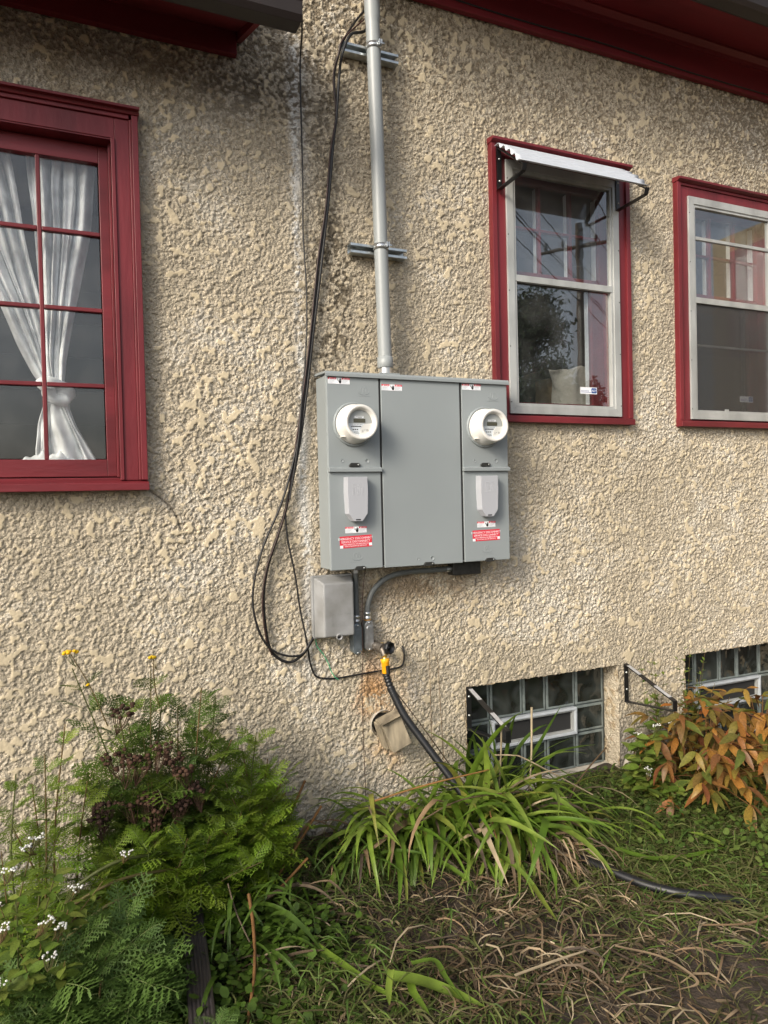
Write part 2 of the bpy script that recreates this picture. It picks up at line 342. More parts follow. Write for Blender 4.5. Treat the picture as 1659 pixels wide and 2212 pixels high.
# ------------------------------------------------------------------ noise fields
def field(h, w_, sig, seed, aniso=1.):
    r_ = np.random.default_rng(seed).standard_normal((h, w_))
    fy = np.fft.fftfreq(h)[:, None]; fx = np.fft.fftfreq(w_)[None, :]
    g = np.exp(-2*(math.pi**2)*((fx*sig)**2+(fy*sig*aniso)**2))
    f = np.fft.ifft2(np.fft.fft2(r_)*g).real
    return (f-f.mean())/f.std()
def sstep(a, b, x):
    t = np.clip((x-a)/(b-a), 0, 1); return t*t*(3-2*t)
def grid_mesh(name, X, m, parent, keep=None, col=None, smooth=True, alpha=None):
    h, w_ = X.shape[:2]
    idx = np.arange(h*w_).reshape(h, w_)
    q = np.stack([idx[:-1, :-1], idx[:-1, 1:], idx[1:, 1:], idx[1:, :-1]], -1).reshape(-1, 4)
    if keep is not None: q = q[keep.reshape(-1)]
    me = bpy.data.meshes.new(name)
    v = X.reshape(-1, 3).astype(np.float32)
    used = np.zeros(len(v), bool); used[q.reshape(-1)] = True
    remap = np.cumsum(used)-1; v = v[used]; q = remap[q]
    me.vertices.add(len(v)); me.vertices.foreach_set('co', v.ravel())
    me.loops.add(q.size); me.loops.foreach_set('vertex_index', q.ravel().astype(np.int32))
    me.polygons.add(len(q)); me.polygons.foreach_set('loop_start', np.arange(0, q.size, 4, dtype=np.int32))
    me.polygons.foreach_set('use_smooth', np.full(len(q), smooth))
    me.update(calc_edges=True)
    if col is not None:
        c = np.ones((len(v), 4), np.float32); c[:, :3] = col.reshape(-1, 3)[used]; c[:, 3] = alpha.reshape(-1)[used] if alpha is not None else .1
        a = me.color_attributes.new('Col', 'FLOAT_COLOR', 'POINT'); a.data.foreach_set('color', c.ravel())
    me.materials.append(M[m])
    return link(name, me, parent)

# ================================================================== GROUND
def axis(lo, hi, d, far):
    c = list(np.arange(lo, hi+1e-6, d)); s = d; a = lo
    while a > -far: s *= 1.5; a -= s; c.insert(0, a)
    s = d; b = hi
    while b < far: s *= 1.5; b += s; c.append(b)
    return np.array(c)
gx = axis(-1.2, 4.2, .03, 220); gy = axis(-2.6, .05, .03, 220)
GX, GY = np.meshgrid(gx, gy)
GZ = field(len(gy), len(gx), 6, 3)*.008+field(len(gy), len(gx), 1.6, 4)*.005
far = (np.abs(GX-1.5) > 3.5) | (GY < -3.2) | (GY > .3)
GZ = np.where(far, -.02, GZ)
g = grid_mesh('ground', np.stack([GX, GY, GZ], -1), 'soil', None); g['kind'] = 'structure'

# ================================================================== HOUSE
house = thing('house', (0, 0, 0), 'tan stucco house wall with dark red trimmed windows and eaves', 'house')
LW = (-.9, .245, 1.56, 2.96); W2 = (1.925, 2.70, 1.86, 3.16); W3 = (3.113, 3.888, 1.86, 3.16)
B1 = (1.697, 2.632, -.06, .562); B2 = (3.102, 4.037, -.06, .562)
D = .0042
def coords(lo, hi, d, snaps):
    c = np.linspace(lo, hi, int(round((hi-lo)/d))+1)
    for s_ in snaps: c[np.argmin(abs(c-s_))] = s_
    return c
XL0, XR = -.40, 4.06
xs = coords(XL0, XR, D, [LW[1], W2[0], W2[1], W3[0], W3[1], B1[0], B1[1], B2[0], B2[1]])
zs = coords(-.06, 3.99, D, [LW[2], LW[3], W2[2], W2[3], B1[3]])
X, Zg = np.meshgrid(xs, zs)
H_, W_ = X.shape
def relief(h, w_, seed):
    a = field(h, w_, .55, seed); b = field(h, w_, 1.05, seed+1); c = field(h, w_, 2.1, seed+2); d = field(h, w_, 16, seed+3)
    rough = np.tanh((.6*a+.7*b+.2*c)*.9)                    # sharp dash grain
    pm = sstep(.98, 1.18, .85*c+.3*b+.22*d)       # knocked-down flat islands
    hh = rough*(1-pm)+(.95+.05*a)*pm
    return hh, pm, a, b, c, d
hh, patch, na, nb, nc, nd = relief(H_, W_, 21)
big = field(H_, W_, 45, 31); big2 = field(H_, W_, 90, 32); mid = field(H_, W_, 9, 33); vert = field(H_, W_, 4, 34, 14)
amp = .0040*(1+.12*big)
# smoother cement repair strip along the vertical seam
seam = np.exp(-((X-.935-.012*mid*.4)/.016)**2)*(Zg < 3.5)
Y = -amp*hh - .002*nd*.5
Y = Y*(1-.55*seam)
for r_ in ((-.9, .277, 1.527, 2.999), (1.884, 2.742, 1.832, 3.198), (3.072, 3.930, 1.832, 3.198)):
    dd = np.maximum(np.maximum(r_[0]-X, X-r_[1]), np.maximum(r_[2]-Zg, Zg-r_[3])); Y = Y*(.12+.88*sstep(.001, .016, dd))
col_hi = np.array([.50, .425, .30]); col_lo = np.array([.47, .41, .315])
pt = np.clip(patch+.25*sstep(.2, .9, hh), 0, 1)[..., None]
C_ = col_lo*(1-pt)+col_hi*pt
C_ = C_*(1+.05*big[..., None]+.05*mid[..., None]*.6)
def blend(C_, mask, col, k): 
    mk = np.clip(mask*k, 0, 1)[..., None]; return C_*(1-mk)+np.array(col)*mk
def blob(x, z, rx, rz): return np.exp(-(((X-x)/rx)**2+((Zg-z)/rz)**2))
wh = sstep(.2, 1.3, na*.6+mid*.55+big*.35)
streak = np.exp(-((X-.922-.008*big)/.022)**2)*sstep(0, .3, Zg)
C_ = blend(C_, streak*sstep(-.6, .8, nb*.5+mid*.5+vert*.6), (.66, .65, .62), .9)
C_ = blend(C_, np.exp(-((X-.93)/.05)**2)*sstep(2.4, 3.2, Zg)*sstep(-.3, .8, vert+mid*.5), (.60, .59, .56), .7)
C_ = blend(C_, sstep(.5, 2.0, mid*.6+na*.7+big*.7)*(1-patch), (.60, .57, .51), .55)      # pale lime bloom
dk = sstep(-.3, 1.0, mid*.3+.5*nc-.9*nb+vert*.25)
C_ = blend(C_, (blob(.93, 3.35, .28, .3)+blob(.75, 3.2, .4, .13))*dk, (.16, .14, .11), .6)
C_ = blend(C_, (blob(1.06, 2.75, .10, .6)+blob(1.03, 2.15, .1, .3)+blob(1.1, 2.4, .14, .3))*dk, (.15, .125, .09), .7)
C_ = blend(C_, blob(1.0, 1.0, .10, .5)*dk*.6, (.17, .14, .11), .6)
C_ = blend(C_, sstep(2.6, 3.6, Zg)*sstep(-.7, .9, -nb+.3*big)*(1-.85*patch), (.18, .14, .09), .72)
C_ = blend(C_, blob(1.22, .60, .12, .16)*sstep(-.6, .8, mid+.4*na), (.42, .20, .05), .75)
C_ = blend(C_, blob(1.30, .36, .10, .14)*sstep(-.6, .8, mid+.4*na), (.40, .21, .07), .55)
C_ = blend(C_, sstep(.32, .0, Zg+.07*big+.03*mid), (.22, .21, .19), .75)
C_ = blend(C_, blob(1.50, 1.07, .42, .12)*sstep(-1.5, .8, mid+.5*nb), (.24, .17, .10), .8)
C_ = np.clip(C_, .02, .75)
for bx_, bz_, ra, rb in ((1.60, .955, .006, .014), (3.45, 1.09, .007, .012), (1.77, 1.06, .005, .03)): C_ = blend(C_, blob(bx_, bz_, ra, rb), (.05, .035, .025), .9)
# hairline crack off the sill corner of the left window
for (xa, za), (xb, zb) in zip([(.278, 1.53), (.33, 1.492), (.36, 1.462), (.385, 1.42)], [(.33, 1.492), (.36, 1.462), (.385, 1.42), (.40, 1.36)]):
    t_ = np.clip(((X-xa)*(xb-xa)+(Zg-za)*(zb-za))/((xb-xa)**2+(zb-za)**2), 0, 1)
    dd = np.hypot(X-xa-t_*(xb-xa), Zg-za-t_*(zb-za))
    Y = Y+.004*np.exp(-(dd/.004)**2); C_ = blend(C_, np.exp(-(dd/.0035)**2), (.07, .06, .05), .8)
xc = (xs[1:]+xs[:-1])/2; zc = (zs[1:]+zs[:-1])/2
keep = np.ones((H_-1, W_-1), bool)
for r_ in (LW, W2, W3, B1, B2):
    keep &= ~((zc[:, None] > r_[2]) & (zc[:, None] < r_[3]) & (xc[None, :] > r_[0]) & (xc[None, :] < r_[1]))
# hole round the wooden vent
keep &= ~(np.hypot(xc[None, :]-1.262, (zc[:, None]-.455)) < .05)
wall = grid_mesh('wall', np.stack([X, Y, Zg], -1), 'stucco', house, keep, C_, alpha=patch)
# plain wall beyond the detailed part
MB().box(-6, -.62, -.004, .1, -.1, 3.99).build('wall', 'stucco_far', house)
MB().box(-.62, XL0, -.004, .1, -.1, 1.56).build('wall', 'stucco_far', house); MB().box(-.62, XL0, -.004, .1, 2.96, 3.99).build('wall', 'stucco_far', house)
MB().box(XR, 7, -.004, .1, -.1, 3.99).build('wall', 'stucco_far', house)
# basement reveals (stucco jambs and lintels), concrete sills
def reveal_grid(u0, u1, v0, v1, fn, seed, tone=1.):
    us = np.linspace(u0, u1, max(3, int((u1-u0)/.006)+1)); vs_ = np.linspace(v0, v1, max(3, int((v1-v0)/.006)+1))
    U, V = np.meshgrid(us, vs_); h_, p_, a_, b_, c_, d_ = relief(*U.shape, seed)
    k = (col_lo*(1-p_[..., None])+col_hi*p_[..., None])*tone
    br = sstep(.2, 1.4, c_+.6*a_)[..., None]; k = k*(1-.5*br)+np.array([.20, .13, .06])*.5*br
    return grid_mesh('reveal', fn(U, V, .003*h_), 'stucco', wall, None, k)
for i, B in enumerate((B1, B2)):
    reveal_grid(-.004, .13, -.05, B[3], lambda U, V, h: np.stack([B[1]-.002-h-.16*(U+.004)*0, U, V], -1), 50+i)
    reveal_grid(-.004, .13, -.05, B[3], lambda U, V, h: np.stack([B[0]+.002+h, U, V], -1)[:, ::-1], 60+i)
    reveal_grid(B[0], B[1], -.004, .13, lambda U, V, h: np.stack([U, V, B[3]-h-.001], -1)[::-1], 70+i)
    MB().hexa([(B[0]-.02, -.03, -.1), (B[1]+.02, -.03, -.1), (B[1]+.02, .14, -.1), (B[0]-.02, .14, -.1),
               (B[0]-.02, -.03, -.012), (B[1]+.02, -.03, -.012), (B[1]+.02, .14, .022), (B[0]-.02, .14, .022)]).build('sill', 'concrete', house, .006)

# ---- glass block basement windows
cols_ = [1.70, 1.893, 2.090, 2.235, 2.424, 2.614]; rows_ = [.012, .200, .347, .56]
def block_window(dx, label):
    fr = MB().box(1.69+dx, 2.63+dx, .112, .20, .008, .57).build('basement_window', 'mortar', house, label=label)
    for j in range(3):
        for i in range(5):
            if j == 1 and i in (1, 2, 3): continue
            x0, x1, z0, z1 = cols_[i]+dx+.004, cols_[i+1]+dx-.004, rows_[j]+.004, rows_[j+1]-.004
            m = MB(); y0, y1 = .098, .115; k = .012
            # pillow edge ring + recessed face
            m.add([(x0,y1,z0),(x1,y1,z0),(x1,y1,z1),(x0,y1,z1),(x0,y0,z0),(x1,y0,z0),(x1,y0,z1),(x0,y0,z1),
                   (x0+k,y0,z0+k),(x1-k,y0,z0+k),(x1-k,y0,z1-k),(x0+k,y0,z1-k)],
                  [(0,1,5,4),(1,2,6,5),(2,3,7,6),(3,0,4,7),(4,5,9,8),(5,6,10,9),(6,7,11,10),(7,4,8,11)])
            b = m.build('glass_block', 'blockedge', fr, .002)
            gm = bpy.data.meshes.new('block_face'); cx, cz = (x0+x1)/2, (z0+z1)/2; a, c = (x1-x0)/2-k, (z1-z0)/2-k
            n = 7; vv = []; ff = []
            for p in range(n):
                for q_ in range(n):
                    u, v_ = p/(n-1)*2-1, q_/(n-1)*2-1
                    d_ = .006*(1-(1-abs(u)**3)*(1-abs(v_)**3))+.0025*math.sin(u*5+i*2+j)*math.cos(v_*4+i)
                    vv.append((u*a, -d_, v_*c))
            for p in range(n-1):
                for q_ in range(n-1): ff.append((p*n+q_, (p+1)*n+q_, (p+1)*n+q_+1, p*n+q_+1))
            gm.from_pydata(vv, [], ff); gm.polygons.foreach_set('use_smooth', [True]*len(ff)); gm.materials.append(M['block'])
            me = b.data; bm = bmesh.new(); bm.from_mesh(me)
            me.materials.append(M['block']); nf0 = len(bm.faces)
            gm.transform(Matrix.Translation((cx, .104, cz))); bm.from_mesh(gm); bm.faces.ensure_lookup_table()
            for f_ in bm.faces[nf0:]: f_.material_index = 1
            bm.to_mesh(me); bm.free(); bpy.data.meshes.remove(gm)
    x0, x1, z0, z1 = cols_[1]+dx+.004, cols_[4]+dx-.004, .203, .344
    t = .012
    MB().box(x0, x1, .078, .115, z0, z0+t).box(x0, x1, .078, .115, z1-t, z1).box(x0, x0+t, .0785, .115, z0+t, z1-t).box(x1-t, x1, .0785, .115, z0+t, z1-t).build('vent_frame', 'ventw', fr, .0015)
    t2 = .022
    MB().box(x0+t, x1-t, .088, .115, z0+t, z0+t2).box(x0+t, x1-t, .088, .115, z1-t2, z1-t).box(x0+t, x0+t2, .0885, .115, z0+t2, z1-t2).box(x1-t2, x1-t, .0885, .115, z0+t2, z1-t2).build('vent_sash', 'alum', fr, .001)
    MB().box(x0+t2, x1-t2, .106, .109, z0+t2, z1-t2).build('vent_glass', 'gap', fr)
block_window(0, 'glass block basement window with white vent beside the black brackets')
block_window(1.39, 'glass block basement window behind the orange peony bush')

# ---- eaves
ev = MB().box(-3, .672, -.034, -.004, 3.303, 3.60).build('eave', 'eave', house, .003)   # left frieze
MB().prismx([(-.035, 3.395), (-.352, 3.262), (-.352, 3.28), (-.035, 3.413)][::-1], -3, .672).build('soffit', 'eave', ev)
MB().box(-3, .672, -.372, -.352, 3.243, 3.42).build('fascia', 'eave', ev, .003)
MB().prismx([(-.005, 3.37), (-.372, 3.235), (-.372, 3.42), (-.005, 3.58)][::-1], .673, .695).build('end_board', 'eave', ev)
def gutter(parent, x0, x1, y, zb, zt):
    prof = [(y, zt), (y, zb+.005), (y-.012, zb), (y-.075, zb), (y-.09, zb+.02), (y-.1, zb+.06), (y-.118, zb+.085), (y-.118, zt), (y-.106, zt-.004), (y-.108, zt-.004)]
    return MB().prismx(prof[:8], x0, x1).build('gutter', 'gutter', parent, .002)
gutter(ev, -3, .815, -.374, 3.212, 3.335)
MB().hexa([(-3, -.45, 3.425), (.72, -.45, 3.425), (.72, -.02, 3.60), (-3, -.02, 3.60), (-3, -.45, 3.445), (.72, -.45, 3.445), (.72, -.02, 3.62), (-3, -.02, 3.62)]).build('roof', 'gutter', house)
er = MB().box(1.0, 7, -.034, -.004, 3.752, 3.99).build('eave', 'eave', house, .003)
MB().prismx([(-.034, 3.905), (-.048, 3.905), (-.052, 3.925), (-.075, 3.945), (-.075, 3.965), (-.034, 3.965)][::-1], 1.0, 7).build('crown_moulding', 'eave', er)
MB().prismx([(-.035, 3.966), (-.362, 3.885), (-.362, 3.90), (-.035, 3.984)][::-1], 1.0, 7).build('soffit', 'eave', er)
MB().box(1.0, 7, -.382, -.362, 3.868, 4.05).build('fascia', 'eave', er, .003)
gutter(er, 1.0, 7, -.384, 3.842, 3.965)
MB().hexa([(.95, -.48, 4.055), (7, -.48, 4.055), (7, .6, 4.5), (.95, .6, 4.5), (.95, -.48, 4.075), (7, -.48, 4.075), (7, .6, 4.52), (.95, .6, 4.52)]).build('roof', 'gutter', house)
MB().tube(smoothpath([(1.3, -.04, 3.80), (2.0, -.038, 3.785), (2.6, -.04, 3.79), (3.2, -.038, 3.775), (4.2, -.04, 3.78)], 6), .004, 6).build('frieze_cable', 'rubber', er)

# ---- rooms behind the windows (inside of the house)
def room(name, x0, x1, y0, y1, z0, z1, m='room'):
    vs = [(x0,y0,z0),(x1,y0,z0),(x1,y1,z0),(x0,y1,z0),(x0,y0,z1),(x1,y0,z1),(x1,y1,z1),(x0,y1,z1)]
    return MB().add(vs, [(0,1,2,3),(7,6,5,4),(6,2,1,5)[::1],(3,7,4,0)[::1],(2,6,7,3)]).build(name, m, house)
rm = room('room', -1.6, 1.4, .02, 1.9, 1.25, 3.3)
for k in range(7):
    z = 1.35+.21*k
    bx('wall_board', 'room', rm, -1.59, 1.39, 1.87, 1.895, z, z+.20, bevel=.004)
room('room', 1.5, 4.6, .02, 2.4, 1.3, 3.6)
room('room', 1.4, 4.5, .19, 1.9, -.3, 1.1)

# ---- left window: 3 x 4 panes, single sash
def left_window():
    x0, x1 = -.555, .175
    cas = MB()
    for sx in (1, -1):
        def bxs(a, b, *r):
            xa, xb = (a, b) if sx == 1 else (x0+x1-b, x0+x1-a); cas.box(min(xa, xb), max(xa, xb), *r)
        bxs(.190, .243, -.030, .01, 1.568, 2.957)
        bxs(.175, .190, -.036, .01, 1.568, 2.878)
        bxs(.243, .252, -.038, .01, 1.568, 2.957)
        bxs(.252, .275, -.046, .004, 1.568, 2.972)
    cas.box(x0-.0148, x1+.0148, -.030, .01, 2.8785, 2.957).box(x0-.068, x1+.068, -.040, .01, 2.957, 2.972)
    win = cas.build('window', 'red', house, .002, label='red framed window with small panes and white curtain')
    MB().prismx([(-.075, 2.983), (-.075, 2.993), (.0, 3.0), (.0, 2.972), (-.05, 2.972), (-.055, 2.983)], x0-.105, x1+.105).build('drip_cap', 'redh', win, .001)
    MB().prismx([(-.072, 1.528), (-.072, 1.556), (.02, 1.576), (.02, 1.528)][::-1], x0-.102, x1+.102).build('sill', 'redh', win, .002)
    MB().box(x1, x1+.015, -.028, .11, 1.576, 2.878).box(x0-.015, x0, -.028, .11, 1.576, 2.878).box(x0, x1, -.026, .11, 2.874, 2.89).box(x0, x1, .02, .11, 1.55, 1.58).build('jamb', 'red', win)
    MB().box(x1-.008, x1+.002, .012, .036, 1.582, 2.874).build('stop', 'red', win, .001); MB().box(x0-.002, x0+.008, .012, .036, 1.582, 2.874).build('stop', 'red', win, .001)
    s = MB().box(.132, .168, .042, .075, 1.585, 2.872).box(x0+.007, x0+.043, .042, .075, 1.585, 2.872)
    s.box(x0+.043, .132, .0415, .075, 1.585, 1.652).box(x0+.043, .132, .0415, .075, 2.806, 2.872).build('sash', 'redh', win, .002)
    xl = x0+.043; pw = (.132-xl)/3
    zz = [1.652, 1.940, 2.234, 2.530, 2.806]
    for i in (1, 2):
        bx('muntin', 'red', win, xl+pw*i-.008, xl+pw*i+.008, .044, .07, 1.652, 2.806, bevel=.003)
    for z in zz[1:4]:
        for i in range(3): bx('muntin', 'redh', win, xl+pw*i+(.008 if i else 0), xl+pw*(i+1)-(.008 if i < 2 else 0), .0445, .07, z-.008, z+.008, bevel=.003)
    for i in range(3):
        for j in range(4):
            a, b = xl+pw*i+.004, xl+pw*(i+1)-.004
            MB().box(a, b, .060, .063, zz[j]+.004, zz[j+1]-.004).build('pane', 'glass', win)
left_window()

def storm_window(dx, screen, label):
    cas = MB()
    for a, b, y in ((1.910, 1.972, -.022), (2.652, 2.714, -.022), (1.886, 1.912, -.034), (2.712, 2.738, -.034)):
        cas.box(a+dx, b+dx, y, .008, 1.866, 3.17)
    cas.box(1.972+dx, 2.652+dx, -.022, .008, 3.09, 3.155).box(1.912+dx, 2.712+dx, -.03, .008, 3.155, 3.17)
    win = cas.build('window', 'red', house, .002, label=label)
    MB().prismx([(-.055, 3.178), (-.055, 3.19), (.0, 3.198), (.0, 3.17), (-.036, 3.17)], 1.882+dx, 2.742+dx).build('drip_cap', 'redh', win, .001)
    MB().prismx([(-.045, 1.832), (-.045, 1.862), (.02, 1.878), (.02, 1.832)][::-1], 1.884+dx, 2.740+dx).build('sill', 'redh', win, .002)
    # aluminium storm frame, mitred look: four members
    x0, x1, z0, z1 = 1.966+dx, 2.660+dx, 1.874, 3.102; t = .040
    for nm, poly in (('storm_frame', [(x0, z0), (x1, z0), (x1-t, z0+t), (x0+t, z0+t)]), ('storm_frame', [(x0, z1), (x1, z1), (x1-t, z1-t), (x0+t, z1-t)]),
                     ('storm_frame', [(x0, z0), (x0+t, z0+t), (x0+t, z1-t), (x0, z1)]), ('storm_frame', [(x1, z0), (x1-t, z0+t), (x1-t, z1-t), (x1, z1)])):
        MB().prism(poly, -.034, -.023).build(nm, 'alum', win, .0012)
    a, b = x0+t, x1-t
    MB().box(a, a+.014, -.028, .0, z0+t, z1-t).box(b-.014, b, -.028, .0, z0+t, z1-t).box(a+.014, b-.014, -.028, .0, z1-t-.014, z1-t).box(a+.014, b-.014, -.028, .0, z0+t, z0+t+.012).build('storm_track', 'alum', win, .0008)
    bx('meeting_rail', 'alum', win, a+.002, b-.002, -.030, -.008, 2.520, 2.552)
    MB().box(a+.01, b-.01, -.016, -.014, 2.54, z1-t-.01).build('pane', 'storm', win)
    if screen:
        MB().box(a+.01, b-.01, -.020, -.0195, z0+t+.01, 2.53).build('insect_screen', 'screen', win)
        bx('storm_bar', 'alum', win, a+.014, b-.014, -.024, -.010, 2.872, 2.890)
        bx('storm_bar', 'alum', win, a+.014, b-.014, -.012, -.003, 2.285, 2.297)
        bx('latch', 'alum', win, 3.42, 3.45, -.026, -.021, 1.925, 1.936)
    MB().box(a+.01, b-.01, -.007, -.005, z0+t+.01, 2.535).build('pane', 'storm', win)
    for q_ in range(5):
        for xx in (x0+.006, x1-.006):
            MB().lathe([(.003, 0), (.003, .0015), (.0, .002)], (xx, -.034, 1.93+q_*.27), n=8).build('screw', 'dkmetal', win)
    # wooden double hung sashes behind
    jm = MB().box(1.955+dx, 1.972+dx, .008, .16, 1.87, 3.10).box(2.652+dx, 2.669+dx, .008, .16, 1.87, 3.10).box(1.972+dx, 2.652+dx, .008, .16, 3.085, 3.10).box(1.972+dx, 2.652+dx, .008, .16, 1.862, 1.88)
    jm.build('jamb', 'red', win)
    s = MB().box(1.974+dx, 2.03+dx, .05, .08, 2.565, 3.083).box(2.60+dx, 2.65+dx, .05, .08, 2.565, 3.083)
    s.box(2.03+dx, 2.60+dx, .0505, .08, 3.04, 3.083).box(2.03+dx, 2.60+dx, .0505, .08, 2.565, 2.60).build('sash', 'red', win, .002)
    for xx in (2.222, 2.416): bx('muntin', 'red', win, xx-.007+dx, xx+.007+dx, .052, .078, 2.60, 3.04, bevel=.002); bx('muntin_inside', 'white', win, xx-.0065+dx, xx+.0065+dx, .0785, .105, 2.60, 3.04)
    MB().box(2.60+dx, 2.612+dx, .0805, .115, 2.60, 3.04).build('sash_inside', 'white', win); MB().box(2.575+dx, 2.59+dx, .1205, .15, 1.95, 2.565).build('sash_inside', 'white', win)
    for p0, p1 in ((2.03, 2.215), (2.229, 2.409), (2.423, 2.60)): bx('muntin', 'redh', win, p0+dx, p1+dx, .0525, .078, 2.812, 2.826, bevel=.002)
    s = MB().box(1.974+dx, 2.03+dx, .09, .12, 1.885, 2.60).box(2.575+dx, 2.65+dx, .09, .12, 1.885, 2.60)
    s.box(2.03+dx, 2.575+dx, .0905, .12, 1.885, 1.95).box(2.03+dx, 2.575+dx, .0905, .12, 2.565, 2.60).build('sash', 'red', win, .002)
    for pxa, pxb in ((2.03, 2.215), (2.229, 2.409), (2.423, 2.60)):
        for za, zb in ((2.60, 2.812), (2.826, 3.04)):
            MB().box(pxa+dx+.001, pxb+dx-.001, .064, .067, za+.001, zb-.001).build('pane', 'glass', win)
    MB().box(2.031+dx, 2.574+dx, .104, .107, 1.951, 2.564).build('pane', 'glass', win)
    return win
w2 = storm_window(0, False, 'grey storm window under the white corrugated awning')
w3 = storm_window(1.188, True, 'grey storm window with insect screen at the right edge')
def decal(win, x0, z0, y, w_=.107):
    d = MB().box(x0, x0+w_, y, y+.0006, z0, z0+.034).build('security_decal', 'white', win)
    c = MB(); bxx = x0+w_*.66
    poly = [(bxx+.004, z0+.004), (bxx+.030, z0+.004), (bxx+.034, z0+.008), (bxx+.034, z0+.027), (bxx+.030, z0+.031), (bxx+.004, z0+.031), (bxx, z0+.027), (bxx, z0+.008)]
    o = MB().prism(poly, y-.0007, y-.0001); o.box(x0+.004, bxx-.002, y-.0007, y-.0002, z0+.0075, z0+.0095); o.build('emblem', 'blue', win)
    text_mesh('ADT', .0165, 'white', win, (bxx+.017, y-.0011, z0+.0115), align='CENTER', shear=.2)
    text_mesh('secured by', .0115, 'blue', win, (x0+.004, y-.0011, z0+.013))
decal(w2, 2.410, 1.990, -.0086)
decal(w3, 3.56, 1.985, -.0086)

# wing of the same house, seen only as a reflection in the right-hand window
wing = MB().box(7.0, 7.3, -3.2, -.01, -.1, 4.4).build('wing_wall', 'stucco_far', house)
MB().box(6.96, 6.999, -2.95, -2.05, 3.0, 4.2).build('wing_window_trim', 'red', house)
MB().box(6.95, 6.958, -2.85, -2.15, 3.1, 4.1).build('wing_window_pane', 'glass', house)

# ================================================================== CURTAIN, THINGS IN THE WINDOWS
def curtain():
    t = thing('curtain', (-.05, .15, 1.66), 'white sheer curtain tied in a knot behind the red left window', 'curtain')
    def sheet(name, rows, folds, seed, nz=70, nu=120, y0=.14, amp0=.02):
        rows = np.array(rows); zz = np.linspace(rows[0, 0], rows[-1, 0], nz)
        o = np.argsort(rows[:, 0]); xl = np.interp(zz, rows[o, 0], rows[o, 1]); xr = np.interp(zz, rows[o, 0], rows[o, 2])
        u = np.linspace(0, 1, nu); U, Z = np.meshgrid(u, zz); XL = xl[:, None]; XR_ = xr[:, None]; wdt = XR_-XL
        r_ = np.random.default_rng(seed); ph = np.zeros_like(U)
        uu = u+.06*np.sin(u*7+seed)
        ph = 2*np.pi*folds*uu[None, :]
        k = np.clip(wdt/.25, .35, 1.2)
        Yf = amp0*k*(np.sin(ph)+.45*np.sin(ph*2.3+1+Z*2)+.3*np.sin(ph*.5+Z*6))
        Yf += .35*amp0*field(nz, nu, 5, seed)*.6
        Xf = XL+U*wdt+.006*np.sin(ph*1.0+1.3)*k+.004*field(nz, nu, 6, seed+5)
        me = grid_mesh(name, np.stack([Xf-WL[t.name].x, y0+Yf-WL[t.name].y, Z-WL[t.name].z], -1), 'cloth', t)
    sheet('drape', [(2.97, -.13, .135), (2.80, -.125, .122), (2.56, -.115, .09), (2.28, -.10, .035), (2.05, -.088, -.01), (1.94, -.075, -.02)], 4.2, 3, amp0=.026)
    sheet('drape', [(2.97, -.55, -.20), (2.80, -.50, -.17), (2.56, -.40, -.14), (2.28, -.245, -.09), (2.12, -.18, -.06), (2.0, -.125, -.05), (1.95, -.095, -.04)], 4.6, 8, y0=.175, amp0=.028)
    sheet('tail', [(1.93, -.085, -.005), (1.86, -.10, .0), (1.78, -.115, .035), (1.70, -.125, .075), (1.655, -.128, .10)], 3.3, 12, nz=40, y0=.135, amp0=.016)
    # knot: a lumpy ring of wound cloth
    m = MB(); n1, n2 = 40, 16; vs = []; fs = []
    for i in range(n1):
        a = 2*math.pi*i/n1
        for j in range(n2):
            b = 2*math.pi*j/n2
            rr = .030+.006*math.sin(3*a+2*b)+.005*math.sin(b*3+a*5)
            cx = -.045+.034*math.cos(a); cz = 1.925+.026*math.sin(a)-.018*math.cos(a)
            vs.append((cx+rr*math.cos(a)*math.cos(b)*1.0, .115+rr*math.sin(b)*.9, cz+rr*math.sin(a)*math.cos(b)*.9))
    for i in range(n1):
        for j in range(n2): fs.append((i*n2+j, ((i+1)%n1)*n2+j, ((i+1)%n1)*n2+(j+1)%n2, i*n2+(j+1)%n2))
    m.add(vs, fs, True); m.build('knot', 'cloth', t)
    # loose hem puddled on the sill
    n = 50; k = 14; V = np.zeros((k, n, 3))
    for i in range(k):
        for j in range(n):
            u = j/(n-1); v = i/(k-1)*math.pi
            hgt = .028*math.sin(u*math.pi)**.6*(1+.35*math.sin(u*19+1)+.2*math.sin(u*37))
            V[i, j] = (-.17+u*.19, .135-.035*math.cos(v), 1.655+hgt*math.sin(v))
    grid_mesh('hem', V-np.array(WL[t.name]), 'cloth', t)
curtain()
def cloth_bundle():
    t = thing('cloth_bundle', (2.52, .3, 1.95), 'cream cloth draped over a box behind the window under the awning', 'cloth')
    n = 40; V = np.zeros((n, n, 3)); f1 = field(n, n, 3, 77); f2 = field(n, n, 7, 78)
    for i in range(n):
        for j in range(n):
            u, v = j/(n-1), i/(n-1)
            x = 2.36+u*.32; s_ = v
            if s_ < .35: y = .20+0.02*math.sin(u*9); z = 1.95+(s_/.35)*.20
            else: y = .20+(s_-.35)*.5; z = 2.15
            z += .03*math.exp(-((u-.75)/.15)**2)*min(1, s_/.35)+.004*f1[i, j]; y += .012*f2[i, j]
            if u < .15 and s_ < .35: x += (.35-s_)*.28*(1-u/.15); 
            V[i, j] = (x, y, z)
    grid_mesh('drape', V-np.array(WL[t.name]), 'cloth2', t)
    MB().box(2.44, 2.66, .24, .42, 1.95, 2.12).build('box', 'card', t, .003)
cloth_bundle()
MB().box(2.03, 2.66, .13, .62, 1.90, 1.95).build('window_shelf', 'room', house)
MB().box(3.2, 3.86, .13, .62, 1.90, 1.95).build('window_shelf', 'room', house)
cb = thing('cardboard_box', (3.37, .25, 1.95), 'small brown cardboard box behind the insect screen', 'box')
